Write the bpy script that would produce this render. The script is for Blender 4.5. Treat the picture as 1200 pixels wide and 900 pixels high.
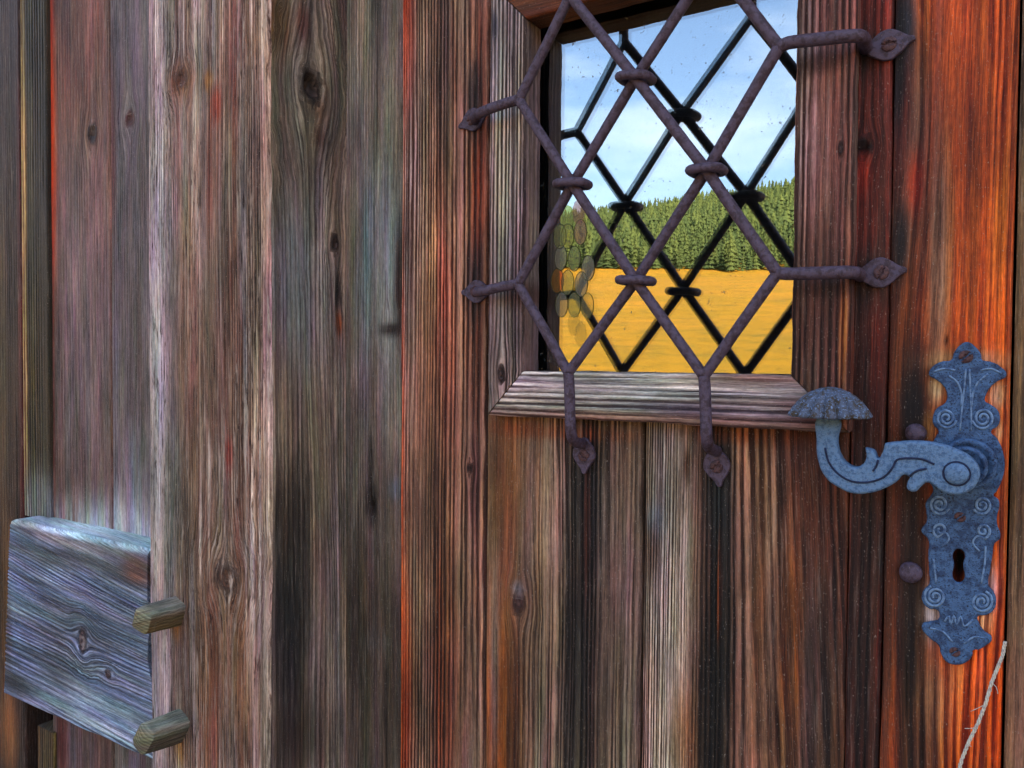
import bpy, bmesh, math
import numpy as np
from mathutils import Matrix, Vector

for o in list(bpy.data.objects):
    bpy.data.objects.remove(o)
scene = bpy.context.scene
COL = scene.collection
rad = math.radians

# ------------------------------------------------------------------ camera
F, YAW, PIT, ROL = 924.0, 0.5578, 0.0274, 0.0077       # focal length in 1200 px wide photo pixels, angles in radians
CAM = np.array([0.0, -0.72, 1.55])                     # door face is the plane y = 0, camera in front at negative y
fw = np.array([-math.sin(YAW) * math.cos(PIT), math.cos(YAW) * math.cos(PIT), -math.sin(PIT)])
_r = np.array([math.cos(YAW), math.sin(YAW), 0.0])
_u = np.cross(_r, fw)
RT = _r * math.cos(ROL) + _u * math.sin(ROL)
UP = -_r * math.sin(ROL) + _u * math.cos(ROL)
cam_d = bpy.data.cameras.new('camera')
cam = bpy.data.objects.new('camera', cam_d)
COL.objects.link(cam)
cam.matrix_world = Matrix([[RT[i], UP[i], -fw[i], CAM[i]] for i in range(3)] + [[0, 0, 0, 1]])
cam_d.sensor_fit = 'HORIZONTAL'
cam_d.sensor_width = 36.0
cam_d.lens = 36.0 * F / 1200.0
cam_d.clip_start = 0.01
cam_d.clip_end = 5000
scene.camera = cam

# ------------------------------------------------------------------ sky, sun, exposure
SUN_EL, SUN_AZ = 40.0, 58.0       # the sun stands behind the cabin: the door is in open shade, the meadow is sunlit
world = bpy.data.worlds.new('World')
scene.world = world
world.use_nodes = True
wn = world.node_tree
bg = wn.nodes['Background']
sky = wn.nodes.new('ShaderNodeTexSky')
sky.sky_type = 'NISHITA'
sky.sun_disc = False
sky.sun_elevation = rad(SUN_EL)
sky.sun_rotation = rad(SUN_AZ)
sky.air_density = 1.0
sky.dust_density = 1.6
sky.ozone_density = 1.5
bg.inputs[1].default_value = 0.15
# thin high cloud
tc = wn.nodes.new('ShaderNodeTexCoord')
mp = wn.nodes.new('ShaderNodeMapping'); mp.inputs['Scale'].default_value = (1.6, 1.6, 5.0)
cn = wn.nodes.new('ShaderNodeTexNoise'); cn.inputs['Scale'].default_value = 2.3; cn.inputs['Detail'].default_value = 7
cr = wn.nodes.new('ShaderNodeValToRGB')
cr.color_ramp.elements[0].position = 0.44; cr.color_ramp.elements[0].color = (0, 0, 0, 1)
cr.color_ramp.elements[1].position = 0.72; cr.color_ramp.elements[1].color = (0.6, 0.6, 0.6, 1)
mx = wn.nodes.new('ShaderNodeMixRGB'); mx.inputs[2].default_value = (6.2, 6.6, 7.0, 1)
wn.links.new(tc.outputs['Generated'], mp.inputs[0]); wn.links.new(mp.outputs[0], cn.inputs[0])
wn.links.new(cn.outputs[0], cr.inputs[0]); wn.links.new(cr.outputs[0], mx.inputs[0])
wn.links.new(sky.outputs[0], mx.inputs[1]); wn.links.new(mx.outputs[0], bg.inputs[0])

sl = bpy.data.lights.new('sun', 'SUN')
sl.energy = 4.0
sl.angle = rad(0.5)
sl.color = (1.0, 0.94, 0.85)
sun = bpy.data.objects.new('sun', sl)
COL.objects.link(sun)
# Nishita: rotation 0 puts the sun at +y and turns clockwise seen from above
sd = Vector((math.sin(rad(SUN_AZ)) * math.cos(rad(SUN_EL)), math.cos(rad(SUN_AZ)) * math.cos(rad(SUN_EL)), math.sin(rad(SUN_EL))))
sun.rotation_euler = sd.to_track_quat('Z', 'Y').to_euler()
sun.location = (0, 5, 8)

scene.view_settings.view_transform = 'Standard'
scene.view_settings.look = 'None'
scene.view_settings.gamma = 1.0
scene.view_settings.use_curve_mapping = False
scene.view_settings.exposure = 2.35
scene.render.engine = 'CYCLES'
scene.cycles.caustics_reflective = False
scene.cycles.caustics_refractive = False

# ------------------------------------------------------------------ measuring: photo pixel -> point on a plane of the place
def ray(px, py):
    return fw * F + RT * (px - 600) - UP * (py - 450)
def at(px, py, Y=0.0):
    d = ray(px, py); return CAM + d * ((Y - CAM[1]) / d[1])
def atx(px, py, X):
    d = ray(px, py); return CAM + d * ((X - CAM[0]) / d[0])

def lin(c):
    c = np.array(c, float) / 255.0
    return np.where(c <= 0.04045, c / 12.92, ((c + 0.055) / 1.055) ** 2.4)

# ------------------------------------------------------------------ noise
_tab = np.random.RandomState(7).rand(512, 512)
def vn(x, y, seed=0):
    x = np.asarray(x, float) + seed * 37.31; y = np.asarray(y, float) + seed * 91.7
    x, y = np.broadcast_arrays(x, y)
    xi = np.floor(x).astype(int); yi = np.floor(y).astype(int)
    fx = x - xi; fy = y - yi
    fx = fx * fx * (3 - 2 * fx); fy = fy * fy * (3 - 2 * fy)
    a = _tab[xi % 512, yi % 512]; b = _tab[(xi + 1) % 512, yi % 512]
    c = _tab[xi % 512, (yi + 1) % 512]; d = _tab[(xi + 1) % 512, (yi + 1) % 512]
    return a * (1 - fx) * (1 - fy) + b * fx * (1 - fy) + c * (1 - fx) * fy + d * fx * fy
def fbm(x, y, seed=0, o=3):
    s = 0; a = 0.5; t = 0
    for i in range(o):
        s = s + a * vn(x * 2 ** i, y * 2 ** i, seed + i * 5); t += a; a *= 0.55
    return s / t
def sstep(a, b, x):
    t = np.clip((x - a) / (b - a), 0, 1); return t * t * (3 - 2 * t)

# ------------------------------------------------------------------ objects
def tag(o, label=None, cat=None, group=None, kind=None):
    if label: o['label'] = label
    if cat: o['category'] = cat
    if group: o['group'] = group
    if kind or cat: o['kind'] = kind or 'thing'
    return o
def empty(name, loc=(0, 0, 0), parent=None):
    o = bpy.data.objects.new(name, None); COL.objects.link(o)
    o.empty_display_size = 0.1
    if parent:
        o.parent = parent
        o.location = Vector(loc) - parent.matrix_basis.translation
    else:
        o.location = loc
    return o
def world_base(p):
    v = Vector((0, 0, 0))
    while p:
        v += p.location; p = p.parent
    return v
def link(name, me, mat, parent=None, smooth=True):
    """vertices come in world metres; a part is shifted so that it sits right under its thing"""
    if parent:
        me.transform(Matrix.Translation(-world_base(parent)))
    o = bpy.data.objects.new(name, me); COL.objects.link(o)
    if parent: o.parent = parent
    me.materials.clear(); me.materials.append(mat)
    if smooth:
        me.polygons.foreach_set('use_smooth', [True] * len(me.polygons))
    return o
def settle(o):
    """put a one-mesh thing's origin at its base"""
    n = len(o.data.vertices); co = np.empty(n * 3); o.data.vertices.foreach_get('co', co); co = co.reshape(-1, 3)
    b = Vector((co[:, 0].mean(), co[:, 1].mean(), co[:, 2].min()))
    o.data.transform(Matrix.Translation(-b)); o.location = b
    return o

# ------------------------------------------------------------------ materials
def new_mat(name):
    m = bpy.data.materials.new(name); m.use_nodes = True
    nt = m.node_tree
    return m, nt, nt.nodes['Principled BSDF']
def N(nt, typ, **kw):
    n = nt.nodes.new(typ)
    for k, v in kw.items():
        if k.startswith('i_'):
            key = k[2:]
            n.inputs[int(key) if key.isdigit() else key].default_value = v
        else:
            setattr(n, k, v)
    return n
def mathn(nt, op, a, b=None, c=None):
    n = nt.nodes.new('ShaderNodeMath'); n.operation = op
    for i, v in enumerate((a, b, c)):
        if v is None: continue
        if isinstance(v, (int, float)): n.inputs[i].default_value = v
        else: nt.links.new(v, n.inputs[i])
    return n.outputs[0]
def mapr(nt, v, a, b, c, d, smooth=True):
    n = nt.nodes.new('ShaderNodeMapRange')
    n.interpolation_type = 'SMOOTHSTEP' if smooth else 'LINEAR'
    for i, x in zip((1, 2, 3, 4), (a, b, c, d)): n.inputs[i].default_value = x
    nt.links.new(v, n.inputs[0]); return n.outputs[0]

def wood_material():
    """old split-grain softwood: growth rings, fibre streaks and weathering follow attributes laid on the timber"""
    m, nt, b = new_mat('weathered_wood')
    L = nt.links.new
    ring = N(nt, 'ShaderNodeAttribute', attribute_name='ring').outputs['Fac']
    grain = N(nt, 'ShaderNodeAttribute', attribute_name='grain').outputs['Vector']
    ta = N(nt, 'ShaderNodeAttribute', attribute_name='tone_a').outputs['Color']
    tb = N(nt, 'ShaderNodeAttribute', attribute_name='tone_b').outputs['Color']
    def stretched(sx, sy, scale, detail, rough=0.6):
        mpn = N(nt, 'ShaderNodeVectorMath', operation='MULTIPLY'); mpn.inputs[1].default_value = (sx, sy, 1)
        L(grain, mpn.inputs[0])
        nz = N(nt, 'ShaderNodeTexNoise', i_Scale=scale, i_Detail=detail, i_Roughness=rough)
        L(mpn.outputs[0], nz.inputs['Vector']); return nz
    wear = N(nt, 'ShaderNodeSeparateXYZ'); L(N(nt, 'ShaderNodeAttribute', attribute_name='wear').outputs['Vector'], wear.inputs[0])
    wob = stretched(160, 12, 1.0, 2).outputs[0]
    ring2 = mathn(nt, 'ADD', ring, mathn(nt, 'MULTIPLY', mathn(nt, 'SUBTRACT', wob, 0.5), 0.55))
    t = mathn(nt, 'FRACT', ring2)
    p = mathn(nt, 'MULTIPLY', mapr(nt, t, 0.05, 0.6, 0, 1), mapr(nt, t, 0.74, 0.98, 1, 0))
    wh = N(nt, 'ShaderNodeTexWhiteNoise', noise_dimensions='1D')
    L(mathn(nt, 'FLOOR', ring2), wh.inputs['W'])
    rr = mapr(nt, wh.outputs['Value'], 0, 1, 0.45, 1.1, False)
    pp = mathn(nt, 'MULTIPLY', p, rr)
    pp = mathn(nt, 'ADD', mathn(nt, 'MULTIPLY', mathn(nt, 'SUBTRACT', pp, 0.45), wear.outputs[0]), 0.45)
    fib = stretched(900, 14, 1.0, 4, 0.65).outputs[0]
    fib2 = stretched(2600, 60, 1.0, 3, 0.7).outputs[0]
    med = stretched(55, 5, 1.0, 4, 0.6)
    dust = stretched(900, 420, 1.0, 2, 0.6).outputs[0]
    f = mathn(nt, 'ADD', mathn(nt, 'MULTIPLY', mathn(nt, 'SUBTRACT', fib, 0.5), 1.5), mathn(nt, 'MULTIPLY', mathn(nt, 'SUBTRACT', fib2, 0.5), 1.3))
    mixf = mathn(nt, 'ADD', pp, mathn(nt, 'MULTIPLY', f, 0.55))
    mixf = mathn(nt, 'ADD', mixf, mathn(nt, 'MULTIPLY', mathn(nt, 'SUBTRACT', med.outputs[0], 0.5), 0.7))
    cl = N(nt, 'ShaderNodeClamp'); L(mixf, cl.inputs[0])
    c1 = N(nt, 'ShaderNodeMixRGB'); L(cl.outputs[0], c1.inputs[0]); L(tb, c1.inputs[1]); L(ta, c1.inputs[2])
    # colour drift between fibres
    c2 = N(nt, 'ShaderNodeMixRGB', blend_type='OVERLAY', i_0=0.38)
    hs = N(nt, 'ShaderNodeHueSaturation', i_Saturation=1.0, i_Value=1.0)
    L(med.outputs['Color'], hs.inputs['Color'])
    L(c1.outputs[0], c2.inputs[1]); L(hs.outputs[0], c2.inputs[2])
    grit = stretched(520, 150, 1.0, 3, 0.75).outputs[0]
    f = mathn(nt, 'ADD', f, mathn(nt, 'MULTIPLY', mathn(nt, 'SUBTRACT', grit, 0.5), 1.0))
    val = mathn(nt, 'MAXIMUM', mathn(nt, 'ADD', mathn(nt, 'MULTIPLY', f, 0.85), 1.05), 0.2)
    c3 = N(nt, 'ShaderNodeVectorMath', operation='SCALE'); L(c2.outputs[0], c3.inputs[0]); L(val, c3.inputs['Scale'])
    # torn pale fibres on the most weathered timbers
    fl1 = stretched(420, 16, 1.0, 5, 0.7).outputs[0]; fl2 = stretched(300, 22, 1.3, 4, 0.7)
    fm = mathn(nt, 'MULTIPLY', mapr(nt, fl1, 0.52, 0.68, 0, 1), wear.outputs[1])
    pale = N(nt, 'ShaderNodeMixRGB', i_0=0.55, i_2=(0.52, 0.49, 0.47, 1)); L(ta, pale.inputs[1])
    c35 = N(nt, 'ShaderNodeMixRGB'); L(fm, c35.inputs[0]); L(c3.outputs[0], c35.inputs[1]); L(pale.outputs[0], c35.inputs[2])
    fd = mathn(nt, 'MULTIPLY', mapr(nt, fl2.outputs[0], 0.54, 0.68, 0, 0.9), wear.outputs[1])
    c36 = N(nt, 'ShaderNodeMixRGB', blend_type='MULTIPLY', i_2=(0.33, 0.27, 0.25, 1)); L(fd, c36.inputs[0]); L(c35.outputs[0], c36.inputs[1])
    c4 = N(nt, 'ShaderNodeMixRGB', i_2=(0.42, 0.40, 0.39, 1))
    L(mapr(nt, dust, 0.62, 0.76, 0, 0.55), c4.inputs[0]); L(c36.outputs[0], c4.inputs[1])
    gm = N(nt, 'ShaderNodeGamma', i_Gamma=1.42); L(c4.outputs[0], gm.inputs[0])
    sc_ = N(nt, 'ShaderNodeVectorMath', operation='MULTIPLY'); sc_.inputs[1].default_value = (1.05, 1.02, 0.92); L(gm.outputs[0], sc_.inputs[0])
    L(sc_.outputs[0], b.inputs['Base Color'])
    b.inputs['Specular IOR Level'].default_value = 0.28
    L(mapr(nt, mixf, 0, 1, 0.8, 0.5, False), b.inputs['Roughness'])
    h = mathn(nt, 'ADD', mathn(nt, 'MULTIPLY', pp, 0.9), mathn(nt, 'MULTIPLY', f, 0.7))
    h = mathn(nt, 'ADD', h, mathn(nt, 'MULTIPLY', mathn(nt, 'SUBTRACT', fm, fd), 0.8))
    bp = N(nt, 'ShaderNodeBump', i_Strength=0.9, i_Distance=0.0014)
    L(h, bp.inputs['Height']); L(bp.outputs[0], b.inputs['Normal'])
    return m
WOOD = wood_material()

def simple(name, c1, c2, scale, rough=0.7, metal=0.0, bump=0.0006, c3=None, thr=(0.45, 0.6), detail=5, thr3=(0.55, 0.66)):
    c1, c2 = np.array(c1) * .5, np.array(c2) * .5
    if c3 is not None: c3 = np.array(c3) * .5
    m, nt, b = new_mat(name); L = nt.links.new
    tcx = N(nt, 'ShaderNodeTexCoord')
    nz = N(nt, 'ShaderNodeTexNoise', i_Scale=scale, i_Detail=detail, i_Roughness=0.65); L(tcx.outputs['Object'], nz.inputs[0])
    mxn = N(nt, 'ShaderNodeMixRGB', i_1=(*c1, 1), i_2=(*c2, 1)); L(mapr(nt, nz.outputs[0], thr[0], thr[1], 0, 1), mxn.inputs[0])
    out = mxn.outputs[0]
    nz2 = N(nt, 'ShaderNodeTexNoise', i_Scale=scale * 4.3, i_Detail=3, i_Roughness=0.7); L(tcx.outputs['Object'], nz2.inputs[0])
    if c3 is not None:
        m3 = N(nt, 'ShaderNodeMixRGB', i_2=(*c3, 1)); L(out, m3.inputs[1]); L(mapr(nt, nz2.outputs[0], thr3[0], thr3[1], 0, 1), m3.inputs[0]); out = m3.outputs[0]
    L(out, b.inputs['Base Color'])
    b.inputs['Specular IOR Level'].default_value = .22; b.inputs['Roughness'].default_value = rough; b.inputs['Metallic'].default_value = metal
    bp = N(nt, 'ShaderNodeBump', i_Strength=0.7, i_Distance=bump)
    ad = mathn(nt, 'ADD', nz.outputs[0], mathn(nt, 'MULTIPLY', nz2.outputs[0], 0.8))
    L(ad, bp.inputs['Height']); L(bp.outputs[0], b.inputs['Normal'])
    return m
IRON = simple('rusty_purple_iron', lin((90, 78, 98)), lin((64, 50, 62)), 190, 0.55, 0.0, 0.0012, lin((130, 112, 118)), thr3=(0.60, 0.72))
SCREW = simple('rusty_screw', lin((100, 72, 74)), lin((66, 46, 50)), 300, 0.6, 0.1, 0.0005)
BLUE = simple('weathered_blue_iron', lin((112, 154, 198)), lin((80, 118, 162)), 420, 0.6, 0.0, 0.0020, lin((150, 172, 196)), thr3=(0.56, 0.66))
BLUE_PLATE = simple('shaded_dirty_blue_iron', lin((80, 118, 164)), lin((50, 76, 114)), 160, 0.66, 0.0, 0.0018, lin((26, 36, 60)), thr=(0.40, 0.62), thr3=(0.54, 0.64))  # plate blue darkened for dirt and for shade painted into the colour
KNOB = simple('knob_iron', lin((88, 100, 122)), lin((70, 62, 50)), 150, 0.7, 0.0, 0.0008, lin((120, 148, 186)), thr3=(0.54, 0.62))
DARKWOOD = simple('dark_interior_boards', (0.03, 0.02, 0.015), (0.05, 0.035, 0.025), 3, 0.9)
SHINGLE = simple('roof_boards', (0.09, 0.075, 0.06), (0.05, 0.04, 0.035), 6, 0.9)

# ------------------------------------------------------------------ timber
def rows_for(v0, v1, a, b, dv):
    """dense rows where the photo looks, coarse beyond"""
    a = max(a, v0); b = min(b, v1)
    r = list(np.arange(a, b, dv)) + [b]
    lo = list(np.linspace(v0, a, max(2, int((a - v0) / 0.05) + 2)))[:-1] if a - v0 > 1e-6 else []
    hi = list(np.linspace(b, v1, max(2, int((v1 - b) / 0.05) + 2)))[1:] if v1 - b > 1e-6 else []
    return np.array(lo + r + hi)

def panel(O, dU, dV, dN, W, vrows, s, du=0.0008, mitre=None):
    """one face of a timber. returns grid arrays. s = spec dict"""
    O, dU, dV, dN = (np.array(a, float) for a in (O, dU, dV, dN))
    seed = s.get('seed', 1)
    u0 = s.get('u0', 0.0)
    uc = np.linspace(u0, W, max(8, int((W - u0) / du)))
    U, V = np.meshgrid(uc, vrows, indexing='ij')
    if mitre:                                 # (du at start per u, du at end per u)
        v0, v1 = vrows[0], vrows[-1]; T = (V - v0) / (v1 - v0)
        a = v0 + mitre[0](U); b = v1 + mitre[1](U); V = a + (b - a) * T
    # ---- growth ring field
    uw = U + s.get('tilt', 0.0) * (V - s.get('vmid', 1.5))
    for (ua, ub, k, vm) in s.get('lean', []):           # grain that leans inside a band
        uw = uw + k * (V - vm) * sstep(ua, ub, U)
    A1, A2 = s.get('warp', (0.006, 0.0015))
    uw = uw + A1 * (fbm(U * 9, V * 1.6, seed) - 0.5) * 2 + A2 * (fbm(U * 40, V * 6, seed + 3) - 0.5) * 2
    knotm = np.zeros_like(U); hole = np.zeros_like(U); kphase = np.zeros_like(U)
    for k in s.get('knots', []):
        ku, kv, ra, rb = k[:4]; dep = k[4] if len(k) > 4 else 0.0; spread = k[5] if len(k) > 5 else 2.2
        wb = 1 + 0.55 * (fbm(U * 90, V * 60, seed + 11) - 0.5)
        dx, dz = (U - ku) * wb, (V - kv) * wb
        q = (dx / (ra * spread)) ** 2 + (dz / (rb * spread * 1.5)) ** 2
        uw = uw - dx * np.exp(-q) * 0.98
        rr = np.sqrt((dx / ra) ** 2 + (dz / rb) ** 2)
        mk = 1 - sstep(0.8, 1.25, rr)
        knotm = np.maximum(knotm, mk)
        kphase = kphase * (1 - mk) + mk * (1.05 + rr * 1.7 + 0.5 * vn(U * 300, V * 200, seed + 15))
        hole = np.maximum(hole, (1 - sstep(0.25, 0.9, rr)) * dep)
    fu, fs = zip(*s['rings'])                            # [(u, spacing in metres)]
    tu = np.linspace(-0.15, W + 0.15, 2000)
    fr = 1.0 / np.interp(tu, fu, fs)
    cum = np.concatenate([[0], np.cumsum((fr[1:] + fr[:-1]) / 2 * np.diff(tu))])
    ring = np.interp(uw, tu, cum) + 3 + seed * 13
    ring = ring + s.get('irr', 0.5) * (vn(ring * 0.9, V * 0.7, seed + 21) - 0.5)
    ring = ring * (1 - knotm) + (kphase + 3) * knotm
    # ---- relief
    t = ring - np.floor(ring)
    prof = sstep(0.05, 0.6, t) * (1 - sstep(0.74, 0.98, t))
    amp = s.get('amp', 0.0007) * 1.5
    n = amp * (prof - 0.5) * (1 - 0.6 * knotm) * np.clip(.72 + 2.6 * (fbm(U * 26, V * 3.0, seed + 121, 4) - .5), .12, 1.15)
    n = n + s.get('bow', 0.0012) * (fbm(U * 12, V * 2.0, seed + 31) - 0.5) * 2
    n = n - hole + 0.0008 * knotm * (hole < 0.001)
    for c in s.get('cracks', []):                         # (u, v0, v1, width, depth)
        cu, cv0, cv1, cw, cd = c
        wob = 0.0025 * (fbm(V * 3, V * 0 + seed, seed + 41) - 0.5) * 2 + 0.0008 * (vn(V * 40, V * 0, seed + 43) - 0.5)
        lenm = sstep(cv0 - 0.02, cv0 + 0.02, V) * (1 - sstep(cv1 - 0.02, cv1 + 0.02, V))
        n = n - cd * lenm * np.exp(-((U - cu - wob) / cw) ** 2)
    crk = np.zeros_like(U)
    rs_ = np.random.RandomState(seed * 7 + 1)
    for _ in range(s.get('checks', int((W - u0) / .014))):
        cu = u0 + (W - u0) * (.06 + .88 * rs_.rand()); cm = vrows[0] + (vrows[-1] - vrows[0]) * rs_.rand(); cl = .03 + .16 * rs_.rand() ** 2
        uu = uw - np.median(uw - U)                      # a check follows the grain
        mm = np.exp(-((uu - cu) / (.0006 + .0005 * rs_.rand())) ** 2) * np.clip(1 - ((V - cm) / cl) ** 2, 0, 1)
        crk = np.maximum(crk, mm)
    n = n - .0022 * crk * (1 - knotm)
    for d in s.get('dents', []):                          # (u, v, su, sv, depth)
        n = n - d[4] * np.exp(-(((U - d[0]) / d[2]) ** 2 + ((V - d[1]) / d[3]) ** 2) ** 2)
    Ud = U.copy()
    jl, jr = s.get('jit', (0.0012, 0.0012))
    jf = lambda sd: (fbm(vrows * 14, vrows * 0 + sd, seed + sd, 4) - 0.5) * 2
    Ud = Ud + jl * jf(51)[None, :] * np.exp(-(U - u0) / 0.004) - jr * jf(52)[None, :] * np.exp(-(W - U) / 0.004)
    if 'njit0' in s:                                      # shared wandering corner with the neighbouring face
        n = n - s['njit0'](vrows)[None, :] * np.exp(-(U - u0) / 0.006)
    if 'ujit1' in s:
        Ud = Ud - s['ujit1'](vrows)[None, :] * np.exp(-(W - U) / 0.006)
    rl, rrr = s.get('round', (0.003, 0.003))
    if rl > 0:
        q = np.clip(1 - U / rl, 0, 1); n = n - rl * (1 - np.sqrt(1 - q * q))
    if rrr > 0:
        q = np.clip(1 - (W - U) / rrr, 0, 1); n = n - rrr * (1 - np.sqrt(1 - q * q))
    P = O + Ud[..., None] * dU + V[..., None] * dV + n[..., None] * dN
    # ---- colour of the wood; some patches also carry painted light and shade
    A = np.empty(U.shape + (3,)); B = np.empty_like(A)
    A[:] = lin(s['a']); B[:] = lin(s['b'])
    st = fbm(U * 160, V * 4.0, seed + 61, 3); st2 = fbm(U * 60, V * 2.2, seed + 71, 3)
    for c in s.get('streaks', []):                        # (colour, amount, fine?)  random weathered streaks
        fld = st if c[2] else st2
        fld = fbm(U * (170 if c[2] else 55), V * (5 if c[2] else 2.0), seed + 81 + int(c[0][0]), 3)
        m = sstep(0.56, 0.74, fld) * c[1]
        A = A * (1 - m[..., None]) + lin(c[0]) * m[..., None]
        B = B * (1 - 0.8 * m[..., None]) + lin(c[0]) * 0.55 * 0.8 * m[..., None]
    for pt in s.get('patches', []):                       # (u, v, su, sv, colA, colB, strength, streakiness)
        pu, pv, su, sv, ca, cb, k, sk = pt
        q = ((U - pu) / su) ** 2 + ((V - pv) / sv) ** 2
        m = np.exp(-q ** 1.5) * k
        m = m * np.clip(1 - sk + sk * 2.2 * sstep(0.3, 0.68, 0.55 * st + 0.45 * st2), 0, 1)
        A = A * (1 - m[..., None]) + lin(ca) * m[..., None]
        B = B * (1 - m[..., None]) + lin(cb) * m[..., None]
    kc = s.get('knot_col', ((70, 45, 40), (35, 22, 22)))
    blo = fbm(U * 15, V * 5.5, seed + 101, 4) - .5; blo2 = fbm(U * 60, V * 14, seed + 111, 3) - .5
    bm_ = s.get('blotch', 1.0)
    fac = np.clip(1 + bm_ * (1.25 * blo + .6 * blo2), .4, 1.7)[..., None]
    A = A * fac; B = B * (fac ** .8)
    km = knotm[..., None] * (0.75 + .2 * vn(U * 200, V * 120, seed + 17))[..., None]
    A = A * (1 - km) + lin(kc[0]) * km; B = B * (1 - km) + lin(kc[1]) * km
    B = B * 0.72
    dk = (1 - .72 * crk * (1 - knotm))[..., None]
    A = A * dk; B = B * dk
    G = np.stack([uw, V, np.full_like(U, seed * 3.7)], -1)
    wr = s.get('wear', (1.0, 0.22))
    W3 = np.zeros_like(G); W3[..., 0] = wr[0] * np.clip(.72 + 2.6 * (fbm(U * 26, V * 3.0, seed + 121, 4) - .5), .12, 1.15); W3[..., 1] = wr[1] * np.clip(1 + 2.5 * (fbm(U * 30, V * 5, seed + 131, 3) - .5), .1, 1.6)
    return dict(P=P, ring=ring, A=A, B=B, G=G, W3=W3)

def join_panels(panels, side=None):
    """panels -> mesh. side: list of (panel index, which edge, vector) closing skirts"""
    vs, fs, ring, A, B, G, WW = [], [], [], [], [], [], []
    off = 0
    def add(P, r, a, b, g, w):
        nonlocal off
        nu, nv = r.shape
        idx = np.arange(nu * nv).reshape(nu, nv) + off
        q = np.stack([idx[:-1, :-1], idx[1:, :-1], idx[1:, 1:], idx[:-1, 1:]], -1).reshape(-1, 4)
        vs.append(P.reshape(-1, 3)); fs.append(q); ring.append(r.ravel()); A.append(a.reshape(-1, 3)); B.append(b.reshape(-1, 3)); G.append(g.reshape(-1, 3)); WW.append(w.reshape(-1, 3))
        off += nu * nv
    for p in panels: add(p['P'], p['ring'], p['A'], p['B'], p['G'], p['W3'])
    for (i, e, vec) in side or []:
        p = panels[i]; vec = np.array(vec, float)
        sl_ = {'u0': (slice(0, 1), slice(None)), 'u1': (slice(-1, None), slice(None)), 'v0': (slice(None), slice(0, 1)), 'v1': (slice(None), slice(-1, None))}[e]
        ax = 0 if e[0] == 'u' else 1
        K = 5
        def rep(x, move=None):
            lay = []
            for k in range(K):
                y = x[sl_].copy()
                if move is not None: y = y + move * (k / (K - 1))
                lay.append(y)
            if e in ('u0', 'v1'): lay = lay[::-1]
            return np.concatenate(lay, ax)
        rg = rep(p['ring']) + (np.arange(K)[:, None] if ax == 0 else np.arange(K)[None, :]) * 0.8
        add(rep(p['P'], vec), rg, rep(p['A']), rep(p['B']), rep(p['G'], np.array([np.linalg.norm(vec), 0, 0.0])), rep(p['W3']) * np.array([.3, 1, 1]))
    co = np.concatenate(vs); F4 = np.concatenate(fs)
    me = bpy.data.meshes.new('timber')
    me.vertices.add(len(co)); me.vertices.foreach_set('co', co.ravel())
    me.loops.add(F4.size); me.loops.foreach_set('vertex_index', F4.ravel().astype(np.int32))
    me.polygons.add(len(F4)); me.polygons.foreach_set('loop_start', np.arange(0, F4.size, 4, dtype=np.int32))
    me.update(calc_edges=True)
    a = me.attributes.new('ring', 'FLOAT', 'POINT'); a.data.foreach_set('value', np.concatenate(ring).astype(np.float32))
    a = me.attributes.new('grain', 'FLOAT_VECTOR', 'POINT'); a.data.foreach_set('vector', np.concatenate(G).astype(np.float32).ravel())
    a = me.attributes.new('wear', 'FLOAT_VECTOR', 'POINT'); a.data.foreach_set('vector', np.concatenate(WW).astype(np.float32).ravel())
    for nm, X in (('tone_a', A), ('tone_b', B)):
        X = np.concatenate(X); X = np.concatenate([X, np.ones((len(X), 1))], 1)
        a = me.attributes.new(nm, 'FLOAT_COLOR', 'POINT'); a.data.foreach_set('color', X.astype(np.float32).ravel())
    return me

Z3 = np.array([0, 0, 1.0])
class Meas:
    """turns photo measurements on a vertical face into face coordinates"""
    def __init__(s, x0, Y): s.x0 = x0; s.Y = Y
    def uv(s, px, py):
        p = at(px, py, s.Y); return p[0] - s.x0, p[2]
    def pt(s, px, py, rx, ry, ca, cb, k=1.0, sk=0.4):
        u, v = s.uv(px, py); u1, _ = s.uv(px + rx, py); _, v1 = s.uv(px, py - ry)
        return (u, v, abs(u1 - u), abs(v1 - v), ca, cb, k, sk)
    def kn(s, px, py, rx, ry, dep=0.0, spread=2.2):
        u, v = s.uv(px, py); u1, _ = s.uv(px + rx, py); _, v1 = s.uv(px, py - ry)
        return (u, v, abs(u1 - u), abs(v1 - v), dep, spread)
    def cr(s, px, py0, py1, w=0.0012, d=0.004):
        u, _ = s.uv(px, (py0 + py1) / 2); _, va = s.uv(px, py1); _, vb = s.uv(px, py0)
        return (u, va, vb, w, d)

def vplank(name, parent, x0, x1, y, depth, z0, z1, dense, spec, du=0.0008, dv=0.006):
    spec.setdefault('vmid', 1.5)
    p = panel((x0, y, 0), (1, 0, 0), (0, 0, 1), (0, -1, 0), x1 - x0, rows_for(z0, z1, dense[0], dense[1], dv), spec, du)
    me = join_panels([p], [(0, 'u0', (0, depth, 0)), (0, 'u1', (0, depth, 0)), (0, 'v0', (0, depth, 0)), (0, 'v1', (0, depth, 0))])
    return link(name, me, WOOD, parent)

# ================================================================== THE DOOR
door = empty('plank_door', (-0.30, 0.02, 0.03))
tag(door, 'weathered reddish plank door with a barred window and a blue iron lever handle', 'door')
DZ = (1.03, 2.0)
ZB, ZT = 0.04, 2.28
DEP = 0.045

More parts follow.
